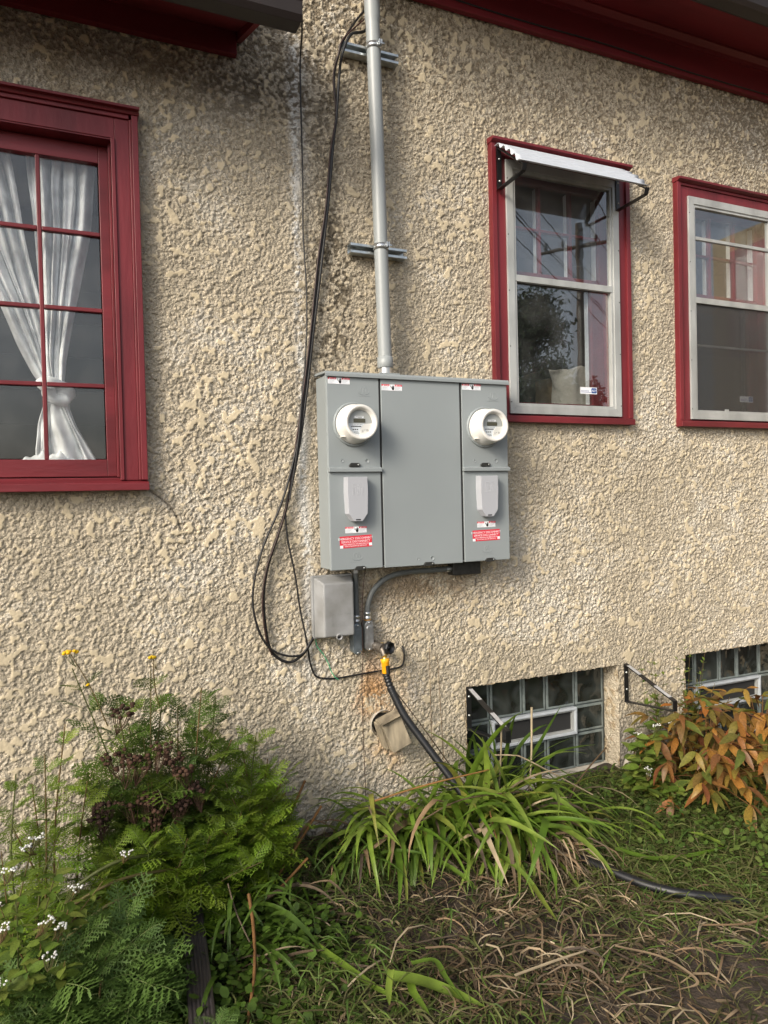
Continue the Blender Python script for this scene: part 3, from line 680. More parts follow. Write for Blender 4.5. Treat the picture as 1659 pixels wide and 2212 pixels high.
MB().box(3.30, 3.40, .2, .3, 1.95, 2.06).build('carton', 'card', cb, .002); MB().box(3.33, 3.37, .1985, .1995, 1.97, 1.985).build('paper_label', 'white', cb)

# ================================================================== AWNING
def corrugated():
    t = thing('window_awning', (2.28, -.03, 3.14), 'white corrugated awning on black brackets above the storm window', 'awning')
    n = 61; k = 24; V = np.zeros((n, k, 3))
    y0, z0, y1, z1 = -.048, 3.152, -.245, 2.985
    L = math.hypot(y1-y0, z1-z0); dy, dz = (y1-y0)/L, (z1-z0)/L; ny, nz = dz, -dy
    for i in range(n):
        s_ = i/(n-1); c = .0075*math.cos(s_*2*math.pi*4.5); sag = -.012*math.sin(s_*math.pi)
        for j in range(k):
            V[i, j] = (1.897+.765*j/(k-1), y0+dy*L*s_+ny*(c+sag)*-1, z0+dz*L*s_+nz*(c+sag)*-1)
    o = grid_mesh('corrugated_sheet', V-np.array(WL[t.name]), 'awn', t)
    md = o.modifiers.new('thickness', 'SOLIDIFY'); md.thickness = .0022
    for x in (1.914, 2.640):
        w_ = .024; br = MB()
        br.box(x, x+w_, -.0395, -.0345, 2.945, 3.145)
        br.hexa([(x, -.0395, 2.945), (x+w_, -.0395, 2.945), (x+w_, -.0395, 2.95), (x, -.0395, 2.95), (x, -.232, 2.950), (x+w_, -.232, 2.950), (x+w_, -.232, 2.955), (x, -.232, 2.955)])
        br.hexa([(x, -.232, 2.950), (x+w_, -.232, 2.950), (x+w_, -.238, 2.955), (x, -.238, 2.955), (x, -.243, 2.982), (x+w_, -.243, 2.982), (x+w_, -.249, 2.982), (x, -.249, 2.982)])
        br.hexa([(x, -.0395, 3.139), (x+w_, -.0395, 3.139), (x+w_, -.0395, 3.144), (x, -.0395, 3.144), (x, -.243, 2.972), (x+w_, -.243, 2.972), (x+w_, -.243, 2.977), (x, -.243, 2.977)])
        b = br.build('bracket', 'black', t)
        for z in (2.985, 3.09): MB().lathe([(.005, 0), (.005, .002), (0, .003)], (x+w_/2, -.0395, z), n=10).build('screw', 'galv', b)
    return t
corrugated()
# basement brackets
def bracket(x, label, lean):
    t = thing('awning_bracket', (x, 0, .36), label, 'bracket', 'bare awning brackets beside the basement window')
    w_ = .026; yw = -.012; tk = .005; yt = -.345
    zt, zb, ttop, tbot = .566, .362, .452, .398
    m = MB().box(x, x+w_, yw-tk, yw, zb, zt)
    m.build('wall_plate', 'black', t, .001)
    q_ = MB().hexa([(x, yw-tk, zt-tk), (x+w_, yw-tk, zt-tk), (x+w_, yw, zt), (x, yw, zt), (x, yt, ttop-tk), (x+w_, yt, ttop-tk), (x+w_, yt, ttop), (x, yt, ttop)])
    up = q_.build('top_arm', 'black', t)
    MB().box(x, x+w_, yt-tk, yt, tbot, ttop).build('tip', 'black', t, .001)
    MB().hexa([(x, yw-tk, zb), (x+w_, yw-tk, zb), (x+w_, yw-tk, zb+tk), (x, yw-tk, zb+tk), (x, yt, tbot), (x+w_, yt, tbot), (x+w_, yt, tbot+tk), (x, yt, tbot+tk)]).build('lower_arm', 'black', t)
    def along(s_, dz): return (yw+(yt-yw)*s_, zt+(ttop-zt)*s_+dz)
    for s0, s1 in ((.06, .32), (.62, .92)):
        a, b = along(s0, .0009), along(s1, .0009)
        MB().add([(x+.002, *a), (x+w_-.002, *a), (x+w_-.002, *b), (x+.002, *b)], [(3, 2, 1, 0)]).build('foam_tape', 'tape', t)
    for z in (.43, .52): MB().lathe([(.0055, 0), (.0055, .003), (0, .004)], (x+w_/2, yw-tk, z), n=10).build('screw', 'galv', t)
bracket(1.694, 'black steel awning bracket left of the basement window, grass growing through it', 0)
bracket(2.660, 'black steel awning bracket right of the basement window, beside the peony bush', 0)

# ================================================================== METER PANEL
PX0, PX1, PZ0, PZ1, PF = .982, 1.872, 1.176, 2.0, -.14
mp = thing('meter_panel', (1.427, 0, PZ0), 'large grey steel electrical panel carrying two round meters', 'electrical panel')
MB().box(PX0, PX1, PF+.004, -.012, PZ0+.004, PZ1-.006).build('enclosure', 'panel', mp, .002)
MB().prismx([(-.156, 1.988), (-.156, 2.000), (-.150, 2.010), (-.012, 2.018), (-.012, 2.008), (-.148, 2.0), (-.151, 1.988)][::-1], PX0-.006, PX1+.006).build('hood', 'panel', mp, .001)
def door(x0, x1, z0, z1):
    return MB().box(x0, x1, PF-.004, PF+.012, z0, z1).build('cover', 'panel', mp, .003)
def inset(x0, x1, z0, z1, nm='gap'): MB().box(x0, x1, PF, PF+.006, z0, z1).build('seam', 'gap', mp)
inset(1.215, 1.235, PZ0+.01, PZ1-.012); inset(1.613, 1.632, PZ0+.01, PZ1-.012)
def column(x0, x1, cxm):
    up = door(x0, x1, 1.604, 1.990); lo = door(x0, x1, PZ0, 1.590)
    MB().prismx([(PF-.018, 1.589), (PF-.018, 1.604), (PF-.006, 1.609), (PF+.0, 1.609), (PF+.0, 1.589)][::-1], x0-.002, x1+.002).build('drip_ledge', 'panel', mp, .0015)
    for dx, r_ in ((-.052, .0075), (.062, .0105)):
        MB().lathe([(r_, 0), (r_, .0012), (r_-.0015, .0012), (r_-.0018, .0004), (0, .0004)], (cxm+dx, PF-.004, 1.636), n=20).build('knockout', 'panel', up)
    latch(cxm, 1.616, up); latch(cxm+.015, PZ0+.002, lo)
    emblem(cxm+.052, 1.935, up); emblem(cxm+.004, 1.232, lo)
    breaker(cxm, lo)
    danger(cxm-.107 if cxm < 1.4 else cxm-.11, 1.9585, up, -.0); danger(cxm-.046, 1.331, lo, .0)
    red_sticker(cxm-.002, lo)
def latch(x, z, parent):
    y = PF-.004
    m = MB().prism([(x-.022, z-.006), (x+.02, z-.006), (x+.026, z), (x+.026, z+.006), (x+.018, z+.011), (x-.014, z+.011), (x-.023, z+.002)], y-.010, y-.0005)
    o = m.build('latch', 'dkmetal', parent, .001)
    MB().lathe([(.004, 0), (.004, .002), (.002, .0022)], (x+.018, y-.010, z+.003), n=10).build('rivet', 'zinc', parent)
def emblem(x, z, parent):
    # embossed double arch on a dish with a line below
    y = PF-.0042; m = MB()
    for s_ in (-1, 1):
        pts = [(x+s_*.0075+.0055*math.cos(a), y, z+.004+.009*math.sin(a)) for a in np.linspace(0, math.pi, 9)]
        pts = [(pts[0][0], y, z-.008)]+pts+[(pts[-1][0], y, z-.008)]
        m.tube(pts, .0011, 5)
    m.tube([(x+.026*math.cos(a), y, z-.002+.016*math.sin(a)) for a in np.linspace(math.pi*1.06, math.pi*1.94, 14)], .0013, 5)
    m.tube([(x-.03, y, z-.024), (x+.03, y, z-.024)], .0008, 5)
    m.build('embossed_emblem', 'panel', parent)
def breaker(x, parent):
    y0, y1 = PF-.004, PF-.044; zt = 1.568
    b0 = [(x-.047, zt), (x+.047, zt), (x+.049, zt-.06), (x+.045, zt-.155), (x+.020, zt-.187), (x-.020, zt-.187), (x-.045, zt-.155), (x-.049, zt-.06)]
    # side shell with open louvred top
    n = len(b0); f = [(px*1+(x-px)*.06, pz-(.006 if pz == zt else 0)) for px, pz in b0]
    vs = [(px, y0, pz) for px, pz in b0]+[(px, y1, pz) for px, pz in f]
    fs = [(i, i+n, (i+1)%n+n, (i+1)%n) for i in range(1, n)]+[tuple(range(2*n-1, n-1, -1))]
    sh = MB().add(vs, fs).build('breaker_cover', 'brk', parent, .0012)
    MB().box(x-.046, x+.046, y1+.003, y1+.008, zt-.012, zt-.002).box(x-.046, x-.040, y1+.006, y0, zt-.012, zt-.001).box(x+.040, x+.046, y1+.006, y0, zt-.012, zt-.001).box(x-.004, x+.004, y1+.006, y0, zt-.011, zt-.0015).box(x-.04, x+.04, y0-.006, y0, zt-.012, zt-.001).build('vent_rib', 'brk', parent, .0008)
    m = MB()
    for s_ in (-1, 1):
        c = x+s_*.0125
        for ro, ri in ((.011, .0),(.0055, 0)):
            top = zt-.030 if ro > .01 else zt-.046
            pts = [(c+ro*math.cos(a), y1-.0001, top-ro+ro*math.sin(a)) for a in np.linspace(0, math.pi, 9)]
            pts = [(pts[0][0], y1-.0001, zt-.076)]+pts+[(pts[-1][0], y1-.0001, zt-.076)]
            m.tube(pts, .0009, 5)
    m.build('embossed_arches', 'brk', parent)
    MB().box(x-.012, x+.010, y1-.0006, y1+.002, zt-.183, zt-.178).build('slot', 'gap', parent)
def danger(x, z, parent, rot):
    w_, h_ = .097, .026; y = PF-.0044
    s = MB().box(x, x+w_, y-.0004, y, z, z+h_).build('warning_sticker', 'white', parent)
    MB().box(x, x+.037, y-.0006, y-.0003, z+h_-.0075, z+h_).box(x+w_-.035, x+w_, y-.0006, y-.0003, z+h_-.0075, z+h_).build('red_band', 'stred', parent)
    text_mesh('DANGER', .0062, 'white', parent, (x+.022, y-.0009, z+h_-.0062), align='CENTER')
    text_mesh('PELIGRO', .0062, 'white', parent, (x+w_-.015, y-.0009, z+h_-.0062), align='CENTER')
    m = MB()
    for tx in (x+.005, x+w_-.031):
        m.add([(tx, y-.0009, z+h_-.0065), (tx+.006, y-.0009, z+h_-.0065), (tx+.003, y-.0009, z+h_-.0014)], [(0, 1, 2)])
    m.build('alert_triangle', 'white', parent)
    m = MB()
    for k in range(5):
        ln = (.030, .024, .027, .018, .032)[k]
        m.box(x+.002, x+.002+ln, y-.0006, y-.0003, z+.0145-k*.003, z+.0153-k*.003)
        m.box(x+w_-.034, x+w_-.034+ln*.95, y-.0006, y-.0003, z+.0145-k*.003, z+.0153-k*.003)
    m.build('fine_print', 'inkgrey', parent)
    # hand and arc pictogram
    cx = x+.054; m = MB()
    m.prism([(cx-.0045, z+.003), (cx+.0035, z+.002), (cx+.0055, z+.009), (cx+.005, z+.014), (cx-.0055, z+.014), (cx-.0065, z+.008)], y-.0008, y-.0003)
    for i, (a, hgt) in enumerate(((-.0048, .019), (-.002, .0225), (.0008, .0225), (.0034, .020))):
        m.prism([(cx+a, z+.014), (cx+a+.002, z+.014), (cx+a+.002, z+hgt), (cx+a, z+hgt)], y-.0008, y-.0003)
    m.prism([(cx-.0055, z+.009), (cx-.0055, z+.012), (cx-.0095, z+.0165), (cx-.0105, z+.015)], y-.0008, y-.0003)
    m.prism([(cx-.0145, z+.024), (cx-.0135, z+.0245), (cx-.0085, z+.019), (cx-.0095, z+.0185)], y-.0008, y-.0003)
    m.prism([(cx-.0115, z+.0185), (cx-.0085, z+.019), (cx-.0125, z+.0135), (cx-.0135, z+.014)], y-.0008, y-.0003)
    m.build('hand_pictogram', 'ink', parent)
def red_sticker(x, parent):
    a = R(-1.8) if x < 1.4 else R(-.6); a = R(1.6) if x < 1.4 else R(1.0)
    y = PF-.0044; w_, h_ = .146, .050; c = Vector((x+.003, y, 1.294)); r_ = Vector((math.cos(a), 0, math.sin(a))); u_ = Vector((-math.sin(a), 0, math.cos(a)))
    def P(px, pz, d): q_ = c+r_*px+u_*pz; return (q_.x, y-d, q_.z)
    def quad(m, x0, x1, z0, z1, d): m.add([P(x0, z0, d), P(x1, z0, d), P(x1, z1, d), P(x0, z1, d)], [(0, 1, 2, 3)])
    m = MB(); quad(m, -w_/2, w_/2, -h_/2, h_/2, .0005); m.build('disconnect_sticker', 'stred', parent)
    m = MB(); quad(m, -w_/2, -w_/2+.014, -h_/2, -h_/2+.012, .0008); quad(m, w_/2-.014, w_/2, -h_/2+.004, -h_/2+.016, .0008); m.build('white_corner', 'white', parent)
    for body, sz, pz, mm in (('EMERGENCY DISCONNECT', .0129, .0095, 'white'), ('SERVICE DISCONNECT', .0129, -.0035, 'white'), ('DESCONEXION DE EMERGENCIA', .0078, -.0125, 'white'), ('DESCONEXION DE SERVICIO', .0078, -.0205, 'white')):
        text_mesh(body, sz, mm, parent, P(-.001, pz, .0010), right=r_, up=u_, align='CENTER', bold=.004)
column(.984, 1.221, 1.0975); column(1.628, 1.871, 1.7425)
midd = door(1.230, 1.618, PZ0-.002, 1.990)
danger(1.234, 1.940, midd, 0); latch(1.44, PZ0+.001, midd)
for x, r_ in ((1.391, .0075), (1.462, .0105)):
    MB().lathe([(r_, 0), (r_, .0012), (r_-.0015, .0012), (r_-.0018, .0004), (0, .0004)], (x, PF-.004, 1.203), n=20).build('knockout', 'panel', midd)

def meter(x, label, scrawl):
    z = 1.790; t = thing('electric_meter', (x, PF, z), label, 'meter')
    c = (x, PF-.004, z)
    MB().lathe([(.094, -.001), (.094, .006), (.0915, .010), (.087, .011), (.084, .006), (.080, .006)], c, n=56).build('sealing_ring', 'panel', t)
    MB().lathe([(.0835, .004), (.0835, .016), (.081, .018), (.0745, .082), (.0725, .090), (.0685, .0935), (.062, .092), (.0575, .088), (.0565, .080), (.0535, .0795), (.0525, .073)], c, n=56).build('housing', 'meter', t)
    MB().box(x-.072, x-.055, PF-.05, PF-.022, z-.058, z-.055).build('alignment_rib', 'meter', t, .0005)
    yf = PF-.004-.072
    MB().disc((x, yf, z), .0532, n=48).build('faceplate', 'meterface', t)
    # lower printed label with a curved corner flap
    pl = [(x-.0525, z-.004), (x+.021, z-.004), (x+.010, z-.012), (x+.001, z-.026), (x-.004, z-.0525)]
    pl += [(x+.0528*math.cos(a), z+.0528*math.sin(a)) for a in np.linspace(R(-95), R(-176), 12)]
    MB().prism(pl, yf-.001, yf-.0004).build('printed_label', 'meterlab', t)
    fl = [(x+.0528*math.cos(a), z+.0528*math.sin(a)) for a in np.linspace(R(-95), R(-2), 14)]
    fl += [(x+.035, z-.004), (x+.021, z-.005), (x+.011, z-.012), (x+.002, z-.026)]
    MB().prism(fl, yf-.004, yf-.0004).build('flap', 'meter', t)
    MB().box(x-.029, x+.023, yf-.002, yf-.0004, z, z+.016).build('display', 'lcd', t)
    MB().box(x-.024, x+.016, yf-.0015, yf-.0004, z+.019, z+.027).build('nameplate', 'white', t)
    m = MB()
    m.box(x-.020, x+.012, yf-.0019, yf-.0016, z+.0235, z+.0248).box(x-.010, x+.008, yf-.0019, yf-.0016, z+.0205, z+.0217)
    for k in range(8): m.box(x-.042+k*.0068, x-.038+k*.0068, yf-.0014, yf-.0011, z-.0085, z-.0065)
    for k in range(22): m.box(x-.041+k*.0021, x-.0398+k*.0021+.0004*(k % 3), yf-.0014, yf-.0011, z-.0185, z-.0135)
    for k in range(3): m.box(x-.034+k*.009, x-.028+k*.009, yf-.0014, yf-.0011, z-.031, z-.0265)
    for k in range(3): m.box(x-.028, x-.010+.003*k, yf-.0014, yf-.0011, z-.0385-k*.004, z-.0373-k*.004)
    m.build('fine_print', 'ink', t)
    text_mesh(scrawl[0], .013, 'ink', t, (x+.0065, yf-.0046, z-.040), right=(1, 0, .12), up=(-.12, 0, 1))
    text_mesh(scrawl[1], .007, 'ink', t, (x+.014, yf-.0046, z-.033), right=(1, 0, .12), up=(-.12, 0, 1))
    text_mesh('FL', .0125, 'ink', t, (x+.0265, yf-.0046, z-.037), right=(1, 0, .12), up=(-.12, 0, 1))
    MB().lathe([(0, .0765), (.03, .0765), (.0555, .0755)], c, n=40).build('glass', 'mglass', t)
meter(1.1015, 'round white electric meter marked 2nd FL on the left column', ('2', 'nd'))
meter(1.7440, 'round white electric meter marked 1st FL on the right column', ('1', 'st'))

# ================================================================== CONDUITS AND BOXES
def clamp(parent, x, y, z, r_):
    MB().lathe([(r_+.0015, -.012), (r_+.003, -.012), (r_+.003, .012), (r_+.0015, .012)], (x, y, z), axis=(0, 0, 1), n=28).build('clamp', 'zinc', parent)
    MB().box(x+.006, x+.011, y-r_-.022, y-r_, z-.011, z+.011).box(x+.015, x+.020, y-r_-.022, y-r_+.002, z-.011, z+.011).box(x-.004, x+.034, y-r_-.014, y-r_-.009, z-.0025, z+.0025).build('clamp_bolt', 'zinc', parent, .0008)
CR = .0305; CY = -.085
mast = thing('conduit_mast', (1.281, CY, 2.01), 'tall grey plastic conduit pipe rising from the panel top', 'conduit')
def mx(z): return 1.281-.022*(z-2.02)/1.5
MB().tube([(mx(2.06), CY, 2.06), (mx(3.0), CY, 3.0), (mx(3.545), CY, 3.545)], CR, 32).build('pipe', 'pvc', mast)
MB().tube([(mx(3.535), CY, 3.535), (mx(3.552), CY, 3.552), (mx(3.565), CY, 3.566), (mx(4.05), CY, 4.05), (mx(4.3), CY-.01, 4.3)], [CR, CR+.0005, CR+.0035, CR+.004, CR+.004], 32).build('upper_pipe', 'pvc', mast)
MB().tube([(mx(2.05), CY, 2.048), (mx(2.06), CY, 2.052), (mx(2.09), CY, 2.094), (mx(2.095), CY, 2.096)], [CR+.001, CR+.0045, CR+.0045, CR+.001], 32).build('coupling', 'pvc', mast)
MB().lathe([(CR-.003, .0), (CR-.003, .034)], (1.281, CY, 2.016), axis=(0, 0, 1), n=32).build('threaded_hub', 'hub', mast)
MB().box(1.236, 1.330, CY-.045, CY+.04, 2.0135, 2.019).build('hub_plate', 'panel', mast, .001)
def strut(z, x0, x1, label, tilt=0.):
    t = thing('strut_bracket', ((x0+x1)/2, -.02, z), label, 'bracket', 'strut brackets holding the conduit mast')
    yb, yf = -.010, -.052; h = .041; m = MB(); tk = .003
    m.box(x0, x1, yb-tk, yb, z-h/2, z+h/2)
    m.box(x0, x1, yf, yb-tk, z+h/2-tk, z+h/2).box(x0, x1, yf, yb-tk, z-h/2, z-h/2+tk)
    m.box(x0, x1, yf, yf+tk, z+h/2-.010, z+h/2-tk).box(x0, x1, yf, yf+tk, z-h/2+tk, z-h/2+.010)
    m.box(x0, x1, yf+tk, yf+.008, z+h/2-.011, z+h/2-.0085).box(x0, x1, yf+tk, yf+.008, z-h/2+.0085, z-h/2+.011)
    m.build('channel', 'galv', t)
    MB().lathe([(.012, .0), (.012, .002), (.007, .002), (.007, .008), (0, .008)], (x0+.06, yb-tk, z), n=6, smooth=False).build('anchor_bolt', 'zinc', t)
    clamp(t, mx(z), CY, z+.002, CR)
strut(3.437, 1.125, 1.395, 'upper galvanised strut bracket clamping the conduit near the eave')
strut(2.572, 1.144, 1.415, 'lower galvanised strut bracket clamping the conduit mid-wall')

# telephone / network box
nid = thing('utility_box', (1.03, 0, .875), 'small weathered grey plastic box under the left corner of the panel', 'utility box')
MB().box(.934, 1.122, -.030, -.006, .874, 1.147).build('base', 'nid', nid, .004)
def frust(x0, x1, z0, z1, y, X0, X1, Z0, Z1, Y):
    return [(x0, y, z0), (x1, y, z0), (x1, y, z1), (x0, y, z1), (X0, Y, Z0), (X1, Y, Z0), (X1, Y, Z1), (X0, Y, Z1)]
cvx = MB().hexa(frust(.940, 1.117, .879, 1.142, -.0305, .964, 1.100, .888, 1.118, -.098)).build('cover', 'nid', nid, .007, seg=3)
m = MB(); y_ = -.0985
for a, b, c, d in ((1.0, 1.082, .935, .9362), (1.0, 1.082, .984, .9852), (1.0, 1.0012, .935, .9852), (1.0808, 1.082, .935, .9852)): m.box(a, b, y_-.0004, y_+.0004, c, d)
for k in range(6): m.box(1.006, 1.074-.006*(k % 3), y_-.0002, y_+.0004, .942+k*.0065, .9426+k*.0065)
m.build('embossed_label', 'nid', cvx)
MB().lathe([(.0135, -.03), (.0135, .018), (.010, .018), (.0095, -.01), (0, -.01)], (1.031, -.088, .889), axis=(-.1, -1, -.1), n=20).build('lock_barrel', 'nid', nid)
MB().lathe([(.0094, .0), (0, .0001)], (1.031, -.092, .8888), axis=(-.1, -1, -.1), n=20).build('lock_hole', 'gap', nid)

def lb_body(parent, x, z0, z1, y=-.05, m='lb', w_=.021):
    poly = [(x+w_*math.cos(a), z1-w_+w_*math.sin(a)) for a in np.linspace(0, math.pi, 9)]+[(x+w_*math.cos(a), z0+w_+w_*math.sin(a)) for a in np.linspace(math.pi, 2*math.pi, 9)]
    MB().prism(poly, y, -.004).build('conduit_body', m, parent, .004)
    pol2 = [((px-x)*.93+x, (pz-(z0+z1)/2)*.97+(z0+z1)/2) for px, pz in poly]
    c = MB().prism(pol2, y-.004, y).build('cover_plate', 'zinc' if m != 'lb' else 'lb', parent, .0012)
    pol3 = [((px-x)*.62+x, (pz-(z0+z1)/2)*.66+(z0+z1)/2) for px, pz in poly]
    MB().prism(pol3, y-.0065, y-.004).build('raised_panel', 'zinc' if m != 'lb' else 'lb', parent, .001)
    for z in (z0+.009, z1-.009): MB().lathe([(.0038, 0), (.0038, .002), (0, .0028)], (x, y-.004, z), n=10).build('screw', 'zinc', parent)
e1 = thing('steel_conduit', (1.137, -.03, 1.17), 'straight grey conduit dropping behind the utility box to a fitting', 'conduit')
MB().tube([(1.137, -.03, 1.178), (1.137, -.03, .96)], .0118, 16).build('pipe', 'pvcd', e1)
MB().lathe([(.015, 0), (.017, .0), (.017, .012), (.014, .012), (.014, .024), (.0125, .024)], (1.137, -.03, 1.148), axis=(0, 0, 1), n=6, smooth=False).build('locknut', 'zinc', e1)
MB().lathe([(.0125, 0), (.0155, .0), (.0155, .010), (.0135, .012), (.0135, .022), (.016, .024), (.016, .034), (.012, .034)], (1.137, -.03, .928), axis=(0, 0, 1), n=18).build('coupling', 'zinc', e1)
lb_body(e1, 1.131, .790, .928, y=-.052, m='lb')
e2 = thing('curved_conduit', (1.19, -.03, 1.13), 'curved grey conduit bending under the panel down to an oval fitting', 'conduit')
pth = smoothpath([(1.62, -.03, 1.137), (1.50, -.03, 1.137), (1.38, -.03, 1.135), (1.29, -.03, 1.117), (1.225, -.03, 1.07), (1.195, -.03, 1.01), (1.189, -.03, .955)], 7)
MB().tube(pth, .0125, 16).build('pipe', 'pvcd', e2)
MB().lathe([(.0125, 0), (.0165, .0), (.0165, .010), (.0145, .012), (.0145, .022), (.017, .024), (.017, .034), (.012, .034)], (1.189, -.03, .938), axis=(0, 0, 1), n=18).build('coupling', 'zinc', e2)
MB().lathe([(.0172, 0), (.0172, .002)], (1.189, -.03, .9365), axis=(0, 0, 1), n=18).build('seal_ring', 'yellow', e2)
lb_body(e2, 1.187, .800, .937, y=-.052, m='pvcd')
text_mesh('CROUSE', .011, 'hub', e2, (1.184, -.0590, .845), right=(0, 0, 1), up=(-1, 0, 0)) if False else None
MB().lathe([(.0145, -.014), (.0145, .014)], (1.604, -.03, 1.137), axis=(1, 0, 0), n=16).build('end_ring', 'zinc', e2)
MB().box(1.612, 1.762, -.062, -.006, 1.108, 1.168).build('junction_body', 'dkmetal', e2, .004)

# spigot and hose
sp = thing('hose_spigot', (1.215, -.01, .82), 'old outdoor water tap with black wheel on the stained stucco', 'spigot')
MB().tube([(1.214, .01, .822), (1.215, -.035, .822), (1.216, -.04, .822), (1.218, -.07, .821), (1.222, -.088, .820), (1.228, -.112, .819)], [.016, .016, .0195, .0195, .022, .021], 16).build('body', 'bronze', sp)
MB().tube([(1.224, -.095, .818), (1.226, -.118, .806), (1.227, -.124, .790)], [.019, .016, .014], 16).build('spout', 'bronze', sp)
MB().lathe([(.022, 0), (.024, .003), (.022, .006), (.015, .008)], (1.214, -.006, .822), n=20).build('flange', 'bronze', sp)
MB().tube([(1.226, -.1, .82), (1.24, -.125, .822)], .008, 10).build('valve_stem', 'bronze', sp)
n = 32; vs = []; fs = []
ax = Vector((.38, -.92, .05)).normalized(); a_ = ax.orthogonal().normalized(); b_ = ax.cross(a_); c0 = Vector((1.243, -.130, .823))
prof = [(.010, -.004), (.024, -.006), (.0265, .0), (.0265, .014), (.0245, .016), (.0205, .015), (.018, .004), (.006, .003), (.005, .008), (.0, .008)]
for r_, h_ in prof:
    for k in range(n):
        an = 2*math.pi*k/n; rr = r_*(1+(.07*math.cos(an*8) if r_ > .022 else 0)); vs.append(c0+ax*h_+(a_*math.cos(an)+b_*math.sin(an))*max(rr, 1e-5))
for i in range(len(prof)-1):
    for k in range(n): fs.append((i*n+k, i*n+(k+1) % n, (i+1)*n+(k+1) % n, (i+1)*n+k))
MB().add(vs, fs, True).build('wheel', 'hose', sp)
MB().box(1.222, 1.236, -.098, -.094, .832, .842).build('tag', 'brass', sp, .001)
hs = thing('garden_hose', (1.8, -.6, 0), 'black garden hose with yellow connector running from tap into the grass', 'hose')
MB().lathe([(.0105, 0), (.0125, .0), (.0125, .008), (.0105, .010), (.0105, .02), (.013, .022), (.013, .026)], (1.227, -.124, .798), axis=(.02, -.05, -1), n=20).build('brass_coupling', 'brass', hs)
MB().lathe([(.013, 0), (.0185, .001), (.0195, .004), (.0195, .016), (.0175, .018), (.0172, .062), (.015, .064)], (1.2275, -.1255, .777), axis=(.03, -.08, -1), n=24).build('grip', 'yellow', hs)
MB().tube([(1.2295, -.150, .750), (1.230, -.152, .715)], [.009, .009], 12).build('grip_inset', 'hose', hs)
pr = smoothpath([(1.2295, -.130, .716), (1.233, -.137, .69), (1.241, -.148, .655), (1.250, -.158, .625)], 10)
MB().tube(pr, [.0165 if k % 4 < 2 else .0135 for k in range(len(pr))], 16).build('strain_relief', 'hose', hs)
hp = [(1.241, -.148, .655), (1.256, -.164, .61), (1.285, -.195, .535), (1.345, -.25, .43), (1.42, -.33, .30), (1.49, -.42, .17), (1.56, -.50, .06), (1.66, -.58, .02), (1.72, -.62, .03), (1.77, -.70, .05), (1.82, -.86, .05), (1.88, -.99, .045), (1.95, -1.08, .045), (2.04, -1.14, .04), (2.14, -1.19, .02), (2.26, -1.23, -.03)]
MB().tube(smoothpath(hp, 8), .0165, 14).build('tube', 'hose', hs)

# wooden vent
wv = thing('wooden_vent_hood', (1.285, -.06, .43), 'small weathered wooden vent hood hanging crooked on the wall', 'vent')
rotm = Matrix.Rotation(R(-19), 3, 'Y') @ Matrix.Rotation(R(0), 3, 'X')
def tb(x0, x1, y0, y1a, y1b, z0, z1):
    pts = [(x0, y1b, z0), (x1, y1b, z0), (x1, y0, z0), (x0, y0, z0), (x0, y1a, z1), (x1, y1a, z1), (x1, y0, z1), (x0, y0, z1)]
    return [tuple(rotm @ Vector(p)+Vector((1.292, 0, .432))) for p in pts]
MB().hexa(tb(-.048, .048, -.012, -.075, -.105, -.072, .052)).build('body', 'wood', wv, .003)
MB().hexa(tb(-.050, .050, -.006, -.098, -.079, .053, .066)).build('top_board', 'wood', wv, .002)
MB().hexa(tb(-.062, -.050, -.002, -.06, -.06, -.066, .06)).build('side_board', 'wood', wv, .002)
MB().lathe([(.0, -.02), (.062, -.02), (.062, .07)], (1.262, .05, .455), n=24).build('hole_liner', 'concrete', house)

# ================================================================== CABLES
def cable(name, pts, r_, m, label, cat='cable', grp=None, n=8):
    o = MB().tube(smoothpath(pts, 8), r_, n).build(name, m); return tag(o, label, cat, grp)
Yc = -.022
def cp(l, y=Yc): return [(x, y if len(p) < 1 else p[0], z) for x, z, *p in l]
cable('thin_cable', cp([(.900, 3.42, -.20), (.93, 3.40, -.10), (.945, 3.33, -.02), (.946, 3.11, -.012), (.944, 2.85, -.018), (.941, 2.62, -.014), (.947, 2.40, -.02), (.945, 2.228, -.02), (.930, 2.05, -.026), (.914, 1.93, -.03), (.885, 1.70, -.035), (.846, 1.48, -.03)]), .0034, 'rubber', 'single thin black cable hanging from the gutter end down the seam')
cable('looped_cable', cp([(1.245, 3.63, -.03), (1.20, 3.57, -.03), (1.138, 3.468, -.055), (1.110, 3.40, -.058), (1.094, 3.30, -.03), (1.104, 3.142), (1.076, 2.977), (1.047, 2.734), (1.008, 2.511), (.964, 2.189), (.925, 1.93), (.882, 1.70, -.03), (.814, 1.478, -.035), (.726, 1.286, -.035), (.682, 1.134, -.035), (.678, 1.018, -.035), (.713, .899, -.035), (.777, .832, -.035), (.873, .813, -.034), (.925, .868, -.03), (.936, .885, -.02)]), .0048, 'rubber', 'black cable making the widest loop left of the utility box')
cable('looped_cable', cp([(1.30, 3.61, -.03), (1.24, 3.535, -.035), (1.165, 3.487, -.060), (1.125, 3.40, -.060), (1.118, 3.32, -.03), (1.102, 3.15, -.03), (1.088, 3.039), (1.060, 2.796), (1.020, 2.511), (.972, 2.189), (.935, 1.93), (.895, 1.70), (.836, 1.457), (.79, 1.322), (.743, 1.188), (.724, 1.053), (.736, .897), (.762, .826), (.826, .786), (.886, .811), (.930, .866), (.940, .884, -.018)]), .0062, 'rubber', 'thicker black cable making the inner, lower-hanging loop left of the utility box', n=10)
